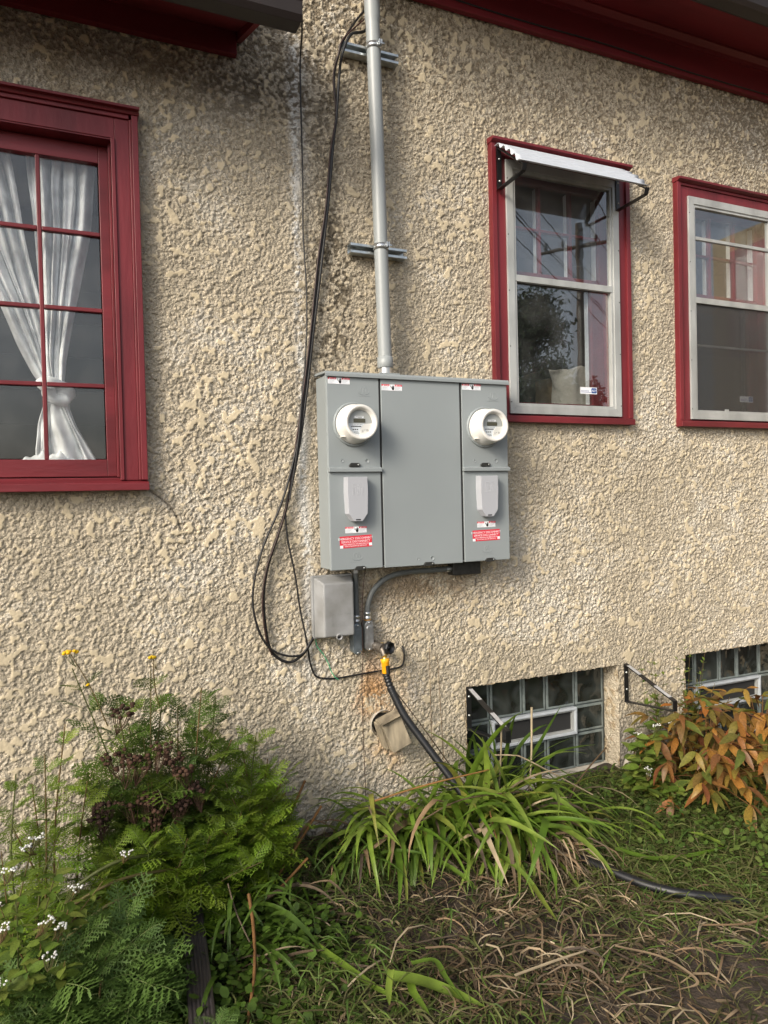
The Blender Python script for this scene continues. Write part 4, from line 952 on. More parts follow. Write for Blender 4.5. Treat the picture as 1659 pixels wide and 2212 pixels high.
cable('looped_cable', cp([(1.25, 3.60, -.025), (1.13, 3.46, -.064), (1.104, 3.39, -.066), (1.088, 3.30, -.036), (1.098, 3.142, -.03), (1.068, 2.977, -.03), (1.04, 2.734, -.03), (1.000, 2.511, -.03), (.957, 2.189, -.03), (.917, 1.93, -.03), (.875, 1.69, -.03), (.832, 1.45, -.026), (.785, 1.315, -.030), (.738, 1.188, -.030), (.717, 1.053, -.030), (.729, .897, -.030), (.752, .826, -.030)]), .0035, 'brownwire', 'dark brown cable following the inner loop beside the utility box')
cable('ground_cable', cp([(.905, 1.80, -.03), (.862, 1.58, -.028), (.830, 1.44, -.024), (.834, 1.32), (.852, 1.22), (.866, 1.141), (.883, 1.001), (.904, .88, -.028), (.922, .778, -.015), (.940, .722, -.01), (.965, .700, -.009), (1.03, .688, -.008), (1.113, .690, -.009), (1.227, .695, -.008), (1.311, .697, -.009), (1.356, .704, -.01), (1.371, .725, -.01), (1.373, .765, -.012), (1.368, .803, .002)]), .0042, 'rubber', 'black cable stapled low along the wall below the spigot, ending in the stucco')
for x, z in ((1.10, .690), (1.352, .703)):
    pass
cable('green_twine', cp([(.948, .878, -.02), (.957, .84, -.012), (.985, .80, -.012), (1.005, .762, -.012), (1.02, .72, -.013), (1.035, .695, -.018), (1.05, .683, -.018)]), .0022, 'green', 'frayed green twine hanging below the utility box', 'twine', n=6)
cable('brown_wire', cp([(1.157, 1.178, -.1), (1.152, 1.05, -.07), (1.149, .90, -.065), (1.151, .80, -.062), (1.155, .65, -.03), (1.160, .40, -.02), (1.164, .18, -.02), (1.166, .05, -.02)]), .0016, 'brownwire', 'thin rusty brown wire hanging from the panel latch to the ground', 'wire', n=6)

# ================================================================== VEGETATION
def orient(d, up=(0, 0, 1), twist=0.):
    x = Vector(d).normalized(); z = Vector(up); z = (z-x*z.dot(x))
    z = z.normalized() if z.length > 1e-4 else x.orthogonal().normalized()
    m = Matrix((x, z.cross(x), z)).transposed()
    return (m @ Matrix.Rotation(twist, 3, 'X')).to_euler()
def frond_mesh(seed, pairs=11, plen=.30, droop=.35, lobes=5, lw=.026):
    r_ = random.Random(seed); V = []; F = []
    def add(ps):
        n = len(V); V.extend(ps); F.append(tuple(range(n, n+len(ps))))
    def P(t, y, z=0): return (t-.12*t*t, y, .12*t-droop*t*t+z)
    for i in range(8):
        t0, t1 = i/8, (i+1)/8; w0, w1 = .012*(1-t0*.7), .012*(1-t1*.7)
        add([P(t0, -w0), P(t1, -w1), P(t1, w1), P(t0, w0)])
    for i in range(pairs):
        t = .14+.84*i/(pairs-1); L = plen*math.sin(math.pi*(.14+.80*t))**.8*r_.uniform(.85, 1.1)
        for s_ in (-1, 1):
            ang = R(58-18*t+r_.uniform(-8, 8)); dx, dy = math.cos(ang), math.sin(ang)*s_
            zt = r_.uniform(-.03, .05)-.10*L
            def Q(u, off, o2=0): # along pinna
                px = t+dx*L*u-dy*off*s_*s_; py = dy*L*u+dx*off
                b = P(min(t+dx*L*u, 1.25), 0)
                return (b[0]-dy*off, py, b[2]+zt*u+o2)
            w_ = lw
            add([Q(0, -w_*.6), Q(.6, -w_), Q(1, 0), Q(.6, w_), Q(0, w_*.6)])
            for k in range(lobes):
                u = .18+.70*k/(lobes-1); ll = L*.27*(1-.45*u)*r_.uniform(.8, 1.2)
                for s2 in (-1, 1):
                    tip = u+.55*ll/max(L, .01)
                    add([Q(u-lw*3.4, 0), Q(tip+.03, s2*ll*1.0, .006), Q(u+lw*5, 0)])
    me = bpy.data.meshes.new('frond'); me.from_pydata(V, [], F); me.update(); return me
FR = [frond_mesh(i, pairs=8+i % 2, plen=.31+.03*(i % 4), droop=.12+.12*(i % 5), lobes=4, lw=(.012, .016, .0135, .018)[i % 4]) for i in range(8)]
def mats(meshes, m):
    out = []
    for q_ in meshes:
        c = q_.copy(); c.materials.clear(); c.materials.append(M[m]); out.append(c)
        if q_.name.startswith('frond'):
            c.materials.append(M['rib']); c.polygons.foreach_set('material_index', [1]*8+[0]*(len(c.polygons)-8))
    return out
def leaf_mesh(seed, wid=.36, fold=.10, droop=.2, n=6, teeth=0.):
    r_ = random.Random(seed); V = []; F = []
    for i in range(n+1):
        t = i/n; w_ = wid*.5*(math.sin(math.pi*min(1, t*.98+.01))**.75)*(1.15-.45*t)*(1+teeth*(i % 2)); z = .06*math.sin(t*6+seed)*.4-droop*t*t
        V += [(t, -w_, z+fold*w_*2), (t, 0, z), (t, w_, z+fold*w_*2)]
    for i in range(n):
        a = i*3; F += [(a, a+3, a+4, a+1), (a+1, a+4, a+5, a+2)]
    me = bpy.data.meshes.new('leaf'); me.from_pydata(V, [], F); me.polygons.foreach_set('use_smooth', [True]*len(F)); me.update(); return me
def blade_mesh(seed, a0, a1, wid=.034, n=12, kink=0, side=0.):
    """strap leaf of unit length starting at pitch a0 (deg) bending to a1"""
    V = []; F = []; x = z = y = 0.
    for i in range(n+1):
        t = i/n; a = R(a0+(a1-a0)*(t**1.25)-(kink if t > .55 else 0))
        w_ = wid*.5*min(1, .55+t*2.2)*(1-max(0, (t-.55)/.45)**1.7*.96)
        V += [(x, y-w_, z+w_*.45), (x, y, z), (x, y+w_, z+w_*.45)]
        x += math.cos(a)/n; z += math.sin(a)/n; y += side*t/n
    for i in range(n):
        a = i*3; F += [(a, a+3, a+4, a+1), (a+1, a+4, a+5, a+2)]
    me = bpy.data.meshes.new('blade'); me.from_pydata(V, [], F); me.polygons.foreach_set('use_smooth', [True]*len(F)); me.update(); return me
def stem_tube(pts, r0, r1, m, parent, name='stem', n=5, k=5):
    p = smoothpath(pts, k); rs = [r0+(r1-r0)*i/(len(p)-1) for i in range(len(p))]
    MB().tube(p, rs, n, caps=False).build(name, m, parent); return p
def frond_plant(name, label, cat, base, tips, per, size, m, stemm='stem', seed=0, lo=.15, spread=.5, rise=.35, group=None):
    r_ = random.Random(seed); t = thing(name, (base[0], base[1], 0), label, cat, group); L = mats(FR, m); off = WL[t.name]; cnt = 0
    for tip in tips:
        b = Vector((base[0]+r_.uniform(-.07, .07), base[1]+r_.uniform(-.05, .05), -.01)); e = Vector(tip)
        midp = (b+e)/2+Vector((r_.uniform(-.03, .03), r_.uniform(-.03, .03), .05))
        p = stem_tube([b, midp, e], .0045, .0018, stemm, t)
        for k in range(per):
            if cnt >= 298: break
            u = lo+(1-lo)*((k+r_.random())/per)**.9; q_ = p[min(int(u*(len(p)-1)), len(p)-1)]
            az = k*2.4+r_.uniform(-.5, .5); up = rise+2.2*max(0, u-.6)+r_.uniform(-.25, .3)
            d = Vector((math.cos(az), math.sin(az), up)); s_ = size*r_.uniform(.7, 1.25)*(1.25-.75*u)
            if q_.y+d.normalized().y*s_ > -.015: d.y = -abs(d.y)*.3
            link('leaf', L[r_.randrange(len(L))], t, q_-off, orient(d, twist=r_.uniform(-.5, .5)), s_); cnt += 1
    return t
# --- big dark tansy with old seed heads
rt = random.Random(5)
tips = [(-.015, -.36, .93), (.235, -.36, .90), (.12, -.36, .80), (.46, -.34, .77), (.40, -.40, .82), (.33, -.30, .74), (.20, -.42, .68), (.05, -.40, .56), (.50, -.40, .62), (.30, -.48, .58), (.13, -.46, .50), (.42, -.48, .50), (.0, -.42, .42)]
t1 = frond_plant('tansy_plant', 'tall dark green tansy bush with brown seed heads and yellow buttons', 'plant', (.27, -.34), tips, 22, .20, 'tansy', seed=1, lo=.15)
off = WL[t1.name]
def sphere_pts(r_, n=6, k=4):
    V = [(0, 0, -r_)]; F = []
    for i in range(1, k):
        a = math.pi*i/k
        for j in range(n): V.append((r_*math.sin(a)*math.cos(2*math.pi*j/n), r_*math.sin(a)*math.sin(2*math.pi*j/n), -r_*math.cos(a)))
    V.append((0, 0, r_)); top = len(V)-1
    for j in range(n):
        F.append((0, 1+(j+1) % n, 1+j)); F.append((top, top-n+j, top-n+(j+1) % n))
        for i in range(k-2): a = 1+i*n; F.append((a+j, a+(j+1) % n, a+n+(j+1) % n, a+n+j))
    return V, F
SPV, SPF = sphere_pts(1.)
def head(parent, c, n, rad, br, m, name, stemm='drystem', flat=.45, down=.08):
    mm = MB(); st = MB(); c = Vector(c); root = c-Vector((rt.uniform(-.03, .03), rt.uniform(-.01, .03), down))
    for k in range(n):
        a = rt.random()*6.28; q_ = rad*math.sqrt(rt.random()); p = c+Vector((q_*math.cos(a), q_*math.sin(a)*.8, rt.uniform(-.5, .5)*rad*flat*2))
        b = br*rt.uniform(.8, 1.2); mm.add([(p.x+v[0]*b, p.y+v[1]*b, p.z+v[2]*b*.8) for v in SPV], SPF, True)
        st.tube([root, (root+p)/2+Vector((0, 0, -.008)), p], .0008, 3, caps=False)
    mm.build(name, m, parent); st.build('flower_stalk', stemm, parent)
for x, z, n in ((.143, .626, 20), (.10, .655, 14), (.327, .57, 26), (.29, .615, 22), (.133, .80, 20), (.075, .49, 30), (.05, .46, 20), (.21, .495, 30), (.25, .47, 24), (.31, .465, 30), (.225, .415, 24), (.19, .62, 22), (.36, .50, 18), (.14, .49, 14), (.26, .66, 18)):
    head(t1, (x*.985, -.47, z-.005), n, .040, .0078, 'seed', 'seed_head', 'seed')
head(t1, (-.018, -.37, .985), 9, .024, .0075, 'yflower', 'flower_head', 'stem', .15, .05)
head(t1, (.243, -.37, .945), 4, .018, .0075, 'yflower', 'flower_head', 'stem', .3, .05)
head(t1, (.035, -.36, .87), 2, .008, .005, 'yflower', 'flower_head', 'stem', .3, .05)
stem_tube([(.09, -.36, .72), (.04, -.365, .86), (-.018, -.37, .98)], .0022, .0014, 'stem', t1)
stem_tube([(.26, -.36, .76), (.245, -.365, .85), (.243, -.37, .94)], .0022, .0014, 'stem', t1)
# --- fresh green tansy beside it
tips = [(.60, -.36, .62), (.72, -.34, .44), (.74, -.36, .33), (.55, -.34, .56), (.65, -.32, .50), (.47, -.42, .48), (.52, -.46, .40), (.62, -.44, .32), (.68, -.40, .40), (.44, -.48, .34), (.57, -.40, .46), (.70, -.42, .24)]
frond_plant('tansy_plant', 'fresh bright green feathery tansy at the right of the bush', 'plant', (.53, -.34), tips, 24, .175, 'tansyl', seed=2, lo=.2)
# --- low skirt of foliage under the bush
tips = [(x, -.52+rt.uniform(-.06, .06), z) for x, z in ((.0, .34), (.08, .38), (.16, .40), (.24, .36), (.32, .36), (.40, .33), (.48, .30), (.14, .28), (.28, .26), (.42, .22), (.02, .24), (.56, .24))]
frond_plant('tansy_plant', 'low yellow-green tansy growth in front of the seed heads', 'plant', (.26, -.48), tips, 24, .17, 'tansyl', seed=3, lo=.2)
tips = [(.16, -.30, .70), (.28, -.28, .78), (.40, -.28, .72), (.08, -.30, .60), (.46, -.30, .60), (.22, -.36, .52), (.34, -.40, .54), (.12, -.38, .46), (.40, -.40, .44), (.02, -.32, .50), (.27, -.44, .42), (.5, -.36, .46)]
frond_plant('tansy_plant', 'mid green tansy filling the middle of the bush behind the seed heads', 'plant', (.25, -.28), tips, 24, .185, 'tansy', seed=13, lo=.2)
# --- foreground fronds
tips = [(.05, -.88, .24), (.12, -.86, .25), (-.02, -.92, .20), (.13, -.92, .15), (.07, -1.0, .12), (.11, -1.0, .07), (.02, -1.02, .11), (.10, -.78, .28), (-.04, -.84, .25)]
frond_plant('tansy_plant', 'large blue-green feathery fronds at the front beside the downspout', 'plant', (.06, -.86), tips, 14, .23, 'tansyb', seed=4, lo=.35, rise=.25)
tips = [(-.16, -.95, .17), (-.08, -1.0, .12), (-.20, -.9, .22), (-.02, -1.05, .05), (-.24, -1.0, .14), (-.1, -.88, .22), (.04, -1.12, .04), (-.16, -1.08, .05)]
frond_plant('tansy_plant', 'dark feathery fronds in the bottom left corner', 'plant', (-.12, -.92), tips, 18, .23, 'tansyb', seed=5, lo=.3, rise=.25)
tips = [(.27, -1.08, .06), (.34, -1.05, .08), (.22, -1.15, .05), (.30, -1.18, .03)]
frond_plant('tansy_plant', 'small feathery sprig at the bottom edge below the downspout', 'plant', (.27, -1.12), tips, 8, .10, 'tansyb', seed=6, lo=.2, rise=.5)
# --- thin ragweed at the far left
tips = [(-.10, -.50, .70), (-.04, -.48, .78), (-.18, -.52, .66), (-.14, -.46, .60), (.02, -.46, .58), (-.2, -.5, .50), (-.06, -.55, .48)]
frond_plant('ragweed_plant', 'thin pale ragweed with airy leaves against the wall at far left', 'plant', (-.10, -.48), tips, 22, .13, 'tansyl', seed=7, lo=.2)
# --- leafy weeds (ovate leaves)
OV = [leaf_mesh(i, .55, .10, .15+.1*(i % 3), n=6, teeth=.06) for i in range(5)]
def leafy(name, label, base, tips, per, size, m, seed, flowers=(), group=None, lib=None, lo=.3):
    r_ = random.Random(seed); t = thing(name, (base[0], base[1], 0), label, 'plant', group); L = mats(lib or OV, m); off = WL[t.name]
    for tip in tips:
        b = Vector((base[0]+r_.uniform(-.05, .05), base[1]+r_.uniform(-.04, .04), -.01)); e = Vector(tip)
        p = stem_tube([b, (b+e)/2+Vector((r_.uniform(-.03, .03), 0, .03)), e], .003, .0013, 'stem', t)
        for k in range(per):
            u = lo+(1-lo)*(k+.5)/per; q_ = p[min(int(u*(len(p)-1)), len(p)-1)]
            for s_ in (0, math.pi):
                az = k*1.57+s_+r_.uniform(-.4, .4); d = Vector((math.cos(az), math.sin(az), r_.uniform(-.1, .5)))
                link('leaf', L[r_.randrange(len(L))], t, q_-off, orient(d, twist=r_.uniform(-.5, .5)), size*r_.uniform(.6, 1.25))
    for f_ in flowers: head(t, f_, 13, .020, .0034, 'wflower', 'flower_head', 'stem', .35, .03)
    return t
leafy('white_flower_weed', 'yellow-green leafy weed with white flower clusters at the left edge', (-.16, -.80),
      [(-.20, -.80, .55), (-.12, -.82, .58), (-.16, -.90, .46), (-.22, -.86, .42), (-.06, -.80, .50), (-.10, -.92, .40), (-.02, -.82, .42), (-.24, -.78, .50), (.05, -.78, .40), (-.14, -.98, .33), (-.05, -.95, .30), (-.2, -.98, .30)], 13, .042, 'weed', 21,
      [(-.115, -.83, .585), (-.14, -.83, .565), (-.175, -.87, .53), (-.215, -.88, .45), (-.19, -.9, .40), (-.02, -.84, .43), (-.09, -.94, .41), (-.2, -.98, .31), (-.085, -.98, .34), (.12, -.72, .44), (-.06, -.9, .36)])
leafy('vine_weed', 'green leafy weed with tiny pale flowers left of the peony', (2.46, -.36),
      [(2.42, -.34, .38), (2.50, -.36, .32), (2.40, -.42, .24), (2.53, -.42, .25), (2.36, -.38, .15), (2.47, -.48, .17), (2.56, -.36, .40), (2.48, -.30, .26), (2.38, -.46, .12), (2.52, -.52, .12), (2.44, -.40, .30)], 7, .08, 'weed', 22,
      [(2.43, -.35, .33), (2.50, -.4, .37), (2.40, -.45, .2), (2.41, -.44, .17), (2.62, -.38, .36)])
# ragweed spikes between the window wells
SM = [leaf_mesh(i+30, .35, .1, .1, n=3) for i in range(3)]
def spike(label, base, tips, seed):
    r_ = random.Random(seed); t = thing('spiky_weed', (base[0], base[1], 0), label, 'plant', 'spiky weeds between the basement windows'); L = mats(SM, 'weed'); off = WL[t.name]
    for tip in tips:
        b = Vector((base[0], base[1], -.01)); e = Vector(tip); p = stem_tube([b, (b+e)/2+Vector((r_.uniform(-.02, .02), 0, .0)), e], .002, .0007, 'stem', t)
        for k in range(34):
            u = .35+.65*k/33; q_ = p[min(int(u*(len(p)-1)), len(p)-1)]; az = r_.random()*6.28
            link('leaf', L[r_.randrange(3)], t, q_-off, orient((math.cos(az), math.sin(az), .6)), (.05 if u < .7 else .026)*r_.uniform(.7, 1.3))
spike('wispy green weed with seed spikes against the wall beside the right bracket', (2.80, -.10), [(2.70, -.09, .60), (2.75, -.10, .64), (2.80, -.08, .62), (2.86, -.1, .56), (2.77, -.12, .50)], 1)
spike('wispy green weed with seed spikes in front of the second basement window', (3.0, -.12), [(2.93, -.12, .58), (2.98, -.12, .63), (3.04, -.1, .64), (3.10, -.14, .56), (3.02, -.16, .48), (3.13, -.12, .60)], 2)
# --- peony
PN = [leaf_mesh(i+50, .33, .14, .15+.18*(i % 4), n=7) for i in range(7)]
def peony(cx, seed, label, rx=.54):
    r_ = random.Random(seed); t = thing('peony_bush', (cx+.04, -.40, 0), label, 'bush', 'peony bushes'); L = mats(PN, 'peony'); off = WL[t.name]; cnt = 0
    for g_ in range(100):
        a = r_.random()*6.28; rr = math.sqrt(r_.random()); z = r_.uniform(.02, 1)
        c = Vector((cx+rx*rr*math.cos(a)*(1-.25*z), -.50+.38*rr*math.sin(a), .08+.40*z*(1-.35*rr*rr)))
        if c.y > -.08: c.y = -.08-r_.random()*.1
        if g_ % 3 == 0: stem_tube([(cx+.04+r_.uniform(-.1, .1), -.36, 0), ((cx+.04+c.x)/2, (-.36+c.y)/2, c.z*.7), c], .0035, .002, 'drystem', t)
        out = Vector((c.x-cx-.04, c.y+.30, 0)); out = out.normalized() if out.length > .02 else Vector((0, -1, 0)); out += Vector((0, -.35, 0))
        for k in (-1, 0, 1):
            if cnt >= 299: break
            d = Matrix.Rotation(k*R(48)+r_.uniform(-.3, .3), 3, 'Z') @ out; d.z = r_.uniform(-.9, .35)+(.25 if c.z > .38 else 0)
            link('leaf', L[r_.randrange(len(L))], t, c-off, orient(d, twist=r_.uniform(-.6, .6)), r_.uniform(.08, .13)); cnt += 1
peony(2.82, 9, 'peony bush with drooping orange leaves nearest the right bracket', .46)
peony(3.22, 19, 'peony bush with orange and olive leaves running off the right edge', .50)
leafy('withered_weed', 'withered olive and brown small-leaved shrub between the peony and the window well', (2.82, -.30), [(2.66, -.28, .36), (2.74, -.26, .44), (2.84, -.24, .46), (2.94, -.24, .50), (3.04, -.26, .47), (2.70, -.40, .28), (2.62, -.38, .26), (2.90, -.36, .36), (3.1, -.3, .4), (2.78, -.46, .22)], 12, .05, 'peony', 33, lo=.25)
# --- daylilies
BL = [blade_mesh(i, a0, a1, w_, kink=k_, side=sd) for i, (a0, a1, w_, k_, sd) in enumerate([(82, -40, .036, 0, .1), (75, -75, .034, 0, -.1), (85, 20, .034, 0, .15), (65, -85, .036, 0, .1), (70, -20, .03, 50, 0), (80, -88, .034, 0, -.2), (55, -60, .036, 0, .2), (88, 60, .032, 0, -.1), (45, -50, .036, 0, 0), (78, -60, .032, 35, .1)])]
def lily(label, base, n, smin, smax, m, seed, azc=-90, azs=180, rad=.07, lib=None, rootz=0., wsc=1., dead=.1):
    r_ = random.Random(seed); t = thing('daylily_clump', (base[0], base[1], 0), label, 'plant', 'daylily clumps'); L = mats([BL[i] for i in lib] if lib else BL, m); LS = mats([BL[i] for i in lib] if lib else BL, 'straw'); off = WL[t.name]
    for k in range(n):
        az = R(azc+r_.triangular(-azs, azs)); q_ = Vector((base[0]+r_.gauss(0, rad), base[1]+r_.gauss(0, rad*.6), rootz))
        q_.y = min(q_.y, -.04); s_ = r_.uniform(smin, smax)
        if q_.y+math.sin(az)*s_*.5 > -.02: az = -az
        link('leaf', (LS if r_.random() < dead else L)[r_.randrange(len(L))], t, q_-off, (r_.gauss(0, .28), r_.gauss(0, .22), az), (s_, s_*wsc*r_.uniform(.7, 1.2), s_*r_.uniform(.75, 1.1)))
    return t
lily('large daylily clump with arching green blades in front of the basement window', (1.60, -.42), 170, .36, .68, 'lily', 1, -90, 190, .10, lib=[0, 1, 3, 4, 5, 6, 9, 2, 1, 0], wsc=1.2, dead=.14)
lily('flattened daylily clump between the vent hood and the bare soil', (1.26, -.24), 150, .30, .56, 'lily', 2, -110, 170, .12, lib=[0, 1, 3, 5, 6, 8, 9], wsc=1.3)
lily('dark trampled daylily clump lying left of the hanging brown wire', (1.06, -.25), 80, .22, .42, 'lilyd', 3, -110, 110, .11, lib=[3, 5, 6, 8])
lily('upright daylily blades growing through the left bracket', (1.74, -.16), 22, .45, .66, 'lilyd', 4, -90, 180, .05, lib=[2, 7, 0, 4])
lily('daylily clump drooping under the fresh tansy by the downspout', (.56, -.52), 44, .26, .42, 'lilyd', 5, -80, 150, .09, lib=[1, 3, 5, 6, 9], wsc=1.3)
lily('few dark daylily blades under the foreground fronds', (.47, -.74), 20, .22, .34, 'lilyd', 6, -60, 110, .05, lib=[1, 3, 5, 6], wsc=1.3)
lily('sparse daylily blades spilling toward the hose on the right', (1.86, -.42), 46, .30, .50, 'lily', 7, -50, 120, .09, lib=[3, 6, 8, 9, 1])

# --- ground litter as strips (nobody could count these)
def gz(x, y): return 0.
def strips(name, label, m, N, region, lens, wids, seed, segs=4, zmax=.03, curl=1.2, pitch=.25, density=None, cat='litter', dirbias=None):
    r_ = np.random.default_rng(seed)
    xs_ = []; ys_ = []
    while len(xs_) < N:
        x = r_.uniform(region[0], region[1], N*2); y = r_.uniform(region[2], region[3], N*2)
        k = r_.random(N*2) < (density(x, y) if density else 1.)
        xs_ += list(x[k]); ys_ += list(y[k])
    x = np.array(xs_[:N]); y = np.array(ys_[:N])
    L = r_.uniform(*lens, N)*(.6+.8*r_.random(N)**2); w_ = r_.uniform(*wids, N); az = r_.random(N)*2*np.pi
    if dirbias is not None: az = dirbias[0]+r_.normal(0, dirbias[1], N)
    z = r_.random(N)**1.5*zmax+.004; cv = r_.normal(0, curl, N); pt_ = np.abs(r_.normal(0, pitch, N))
    V = np.zeros((N, segs+1, 2, 3)); px, py, pz = x.copy(), y.copy(), z.copy(); a = az-cv/2; roll = r_.normal(0, .5, N)
    for i in range(segs+1):
        t = i/segs; ww = w_*.5*np.sin(np.pi*(.12+.83*t))**.5
        nx, ny = -np.sin(a), np.cos(a); zc_ = np.maximum(pz+pt_*L*t*(1-t)*1.6, .002)
        for s_, k in ((-1, 0), (1, 1)):
            V[:, i, k, 0] = px+s_*nx*ww*np.cos(roll); V[:, i, k, 1] = np.minimum(py+s_*ny*ww*np.cos(roll), -.012); V[:, i, k, 2] = zc_+s_*ww*np.sin(roll)
        px = px+np.cos(a)*L/segs; py = np.minimum(py+np.sin(a)*L/segs, -.012); a = a+cv/segs
    idx = np.arange(N*(segs+1)*2).reshape(N, segs+1, 2)
    q = np.stack([idx[:, :-1, 0], idx[:, 1:, 0], idx[:, 1:, 1], idx[:, :-1, 1]], -1).reshape(-1, 4)
    me = bpy.data.meshes.new(name); v = V.reshape(-1, 3).astype(np.float32)
    me.vertices.add(len(v)); me.vertices.foreach_set('co', v.ravel()); me.loops.add(q.size); me.loops.foreach_set('vertex_index', q.ravel().astype(np.int32))
    me.polygons.add(len(q)); me.polygons.foreach_set('loop_start', np.arange(0, q.size, 4, dtype=np.int32)); me.polygons.foreach_set('use_smooth', np.ones(len(q), bool)); me.update(calc_edges=True)
    at = me.attributes.new('tint', 'FLOAT', 'POINT'); at.data.foreach_set('value', np.repeat(r_.random(N), (segs+1)*2).astype(np.float32))
    me.materials.append(M[m]); o = link(name, me); tag(o, label, cat, kind='stuff'); return o
def gauss(x, y, cx, cy, rx, ry): return np.exp(-((x-cx)/rx)**2-((y-cy)/ry)**2)
NF = field(200, 200, 3.5, 901); NF2 = field(200, 200, 1.6, 902)
def nz_(x, y, F=None):
    F = NF if F is None else F
    return F[np.clip(((y+2.4)/.02).astype(int), 0, 199), np.clip(((x+.5)/.02).astype(int), 0, 199)]
def d_straw(x, y):
    d = .12+.9*gauss(x, y, 1.35, -1.0, .5, .45)+.6*gauss(x, y, 1.9, -1.25, .4, .3)+.5*gauss(x, y, 1.0, -.75, .35, .2)+.35*gauss(x, y, 1.72, -.62, .16, .16)
    d -= .9*gauss(x, y, 1.22, -.55, .17, .10)+.5*gauss(x, y, .80, -.80, .14, .16)+.5*gauss(x, y, .95, -1.0, .12, .1)
    return np.clip(d*sstep(-.9, 1.2, nz_(x, y)+.5*nz_(x, y, NF2)), .01, 1)
def d_mulch(x, y):
    n = sstep(-1.2, .8, nz_(x, y, NF2)-.4*nz_(x, y))
    return np.clip(.35+.5*n-.85*gauss(x, y, 1.22, -.56, .18, .10)-.6*gauss(x, y, .80, -.80, .13, .14), .02, 1)
strips('dry_straw', 'tangled dry straw and dead leaf strips over the bare soil', 'straw', 1900, (.3, 2.9, -2.2, -.2), (.06, .24), (.002, .007), 1, zmax=.03, curl=1.3, density=d_straw)
strips('chopped_mulch', 'brown and green chopped plant litter on the soil', 'mulch', 34000, (-.5, 3.4, -2.2, -.03), (.025, .12), (.0025, .009), 2, segs=3, zmax=.02, curl=.9, density=d_mulch)
strips('dead_leaf_skirt', 'pale dead daylily leaves hanging at the right of the large clump', 'straw', 420, (1.62, 1.80, -.72, -.5), (.08, .18), (.004, .009), 3, zmax=.10, curl=.6, pitch=.6, dirbias=(-1.3, .5))
def d_green(x, y): return np.clip(1.1*gauss(x, y, 2.4, -.75, .55, .55)+.6*gauss(x, y, 1.0, -.35, .35, .16)+.5*gauss(x, y, .5, -1.0, .35, .35)+.4*gauss(x, y, 2.9, -1.0, .6, .6)+.25*gauss(x, y, .9, -1.3, .3, .15), .02, 1)
strips('cut_grass', 'cut green grass strands scattered beside the clumps', 'grass', 24000, (.0, 3.6, -2.2, -.03), (.05, .16), (.002, .006), 4, zmax=.04, curl=.9, pitch=.4, density=d_green)
def cover(name, label, m, N, region, seed, size, zr, density):
    r_ = np.random.default_rng(seed); xs_ = []; ys_ = []
    while len(xs_) < N:
        x = r_.uniform(region[0], region[1], N*2); y = r_.uniform(region[2], region[3], N*2); k = r_.random(N*2) < density(x, y); xs_ += list(x[k]); ys_ += list(y[k])
    x = np.array(xs_[:N]); y = np.array(ys_[:N]); s_ = r_.uniform(*size, N); az = r_.random(N)*6.283; tl = r_.normal(0, .5, N); tr = r_.normal(0, .5, N)
    hgt = density(x, y); z = .004+zr*hgt*r_.random(N)
    out = np.array([(0, 0), (.35, -.45), (.8, -.42), (1.05, 0), (.8, .42), (.35, .45)]); n = len(out)
    V = np.zeros((N, n, 3))
    for i, (u, v) in enumerate(out):
        lx, ly = u*s_, v*s_; V[:, i, 0] = x+lx*np.cos(az)-ly*np.sin(az); V[:, i, 1] = np.minimum(y+lx*np.sin(az)+ly*np.cos(az), -.01); V[:, i, 2] = np.maximum(z+lx*np.sin(tl)*.8+ly*np.sin(tr)*.8, .003)
    idx = np.arange(N*n).reshape(N, n); q = np.concatenate([idx[:, [0, 1, 2, 3]], idx[:, [0, 3, 4, 5]]])
    me = bpy.data.meshes.new(name); v = V.reshape(-1, 3).astype(np.float32)
    me.vertices.add(len(v)); me.vertices.foreach_set('co', v.ravel()); me.loops.add(q.size); me.loops.foreach_set('vertex_index', q.ravel().astype(np.int32))
    me.polygons.add(len(q)); me.polygons.foreach_set('loop_start', np.arange(0, q.size, 4, dtype=np.int32)); me.update(calc_edges=True)
    at = me.attributes.new('tint', 'FLOAT', 'POINT'); at.data.foreach_set('value', np.repeat(r_.random(N), n).astype(np.float32))
    me.materials.append(M[m]); o = link(name, me); tag(o, label, 'ground cover', kind='stuff')
def d_cov(x, y): return np.clip(1.1*gauss(x, y, 2.45, -.45, .5, .35)+.9*gauss(x, y, 2.9, -.95, .5, .45)+.6*gauss(x, y, 2.35, -.9, .35, .35)+.5*gauss(x, y, 1.75, -.2, .3, .14), 0, 1)
cover('ground_cover', 'low round-leaved green ground cover on the right', 'ground', 5500, (1.4, 3.8, -2., -.02), 5, (.010, .026), .11, d_cov)
def d_cov2(x, y): return np.clip(.9*gauss(x, y, .2, -.8, .45, .45)+.5*gauss(x, y, .65, -.65, .2, .2)+.6*gauss(x, y, -.1, -.4, .4, .3), 0, 1)
cover('undergrowth', 'dark leafy undergrowth beneath the tansy on the left', 'lilyd', 7000, (-.7, .9, -1.7, -.02), 6, (.012, .032), .12, d_cov2)

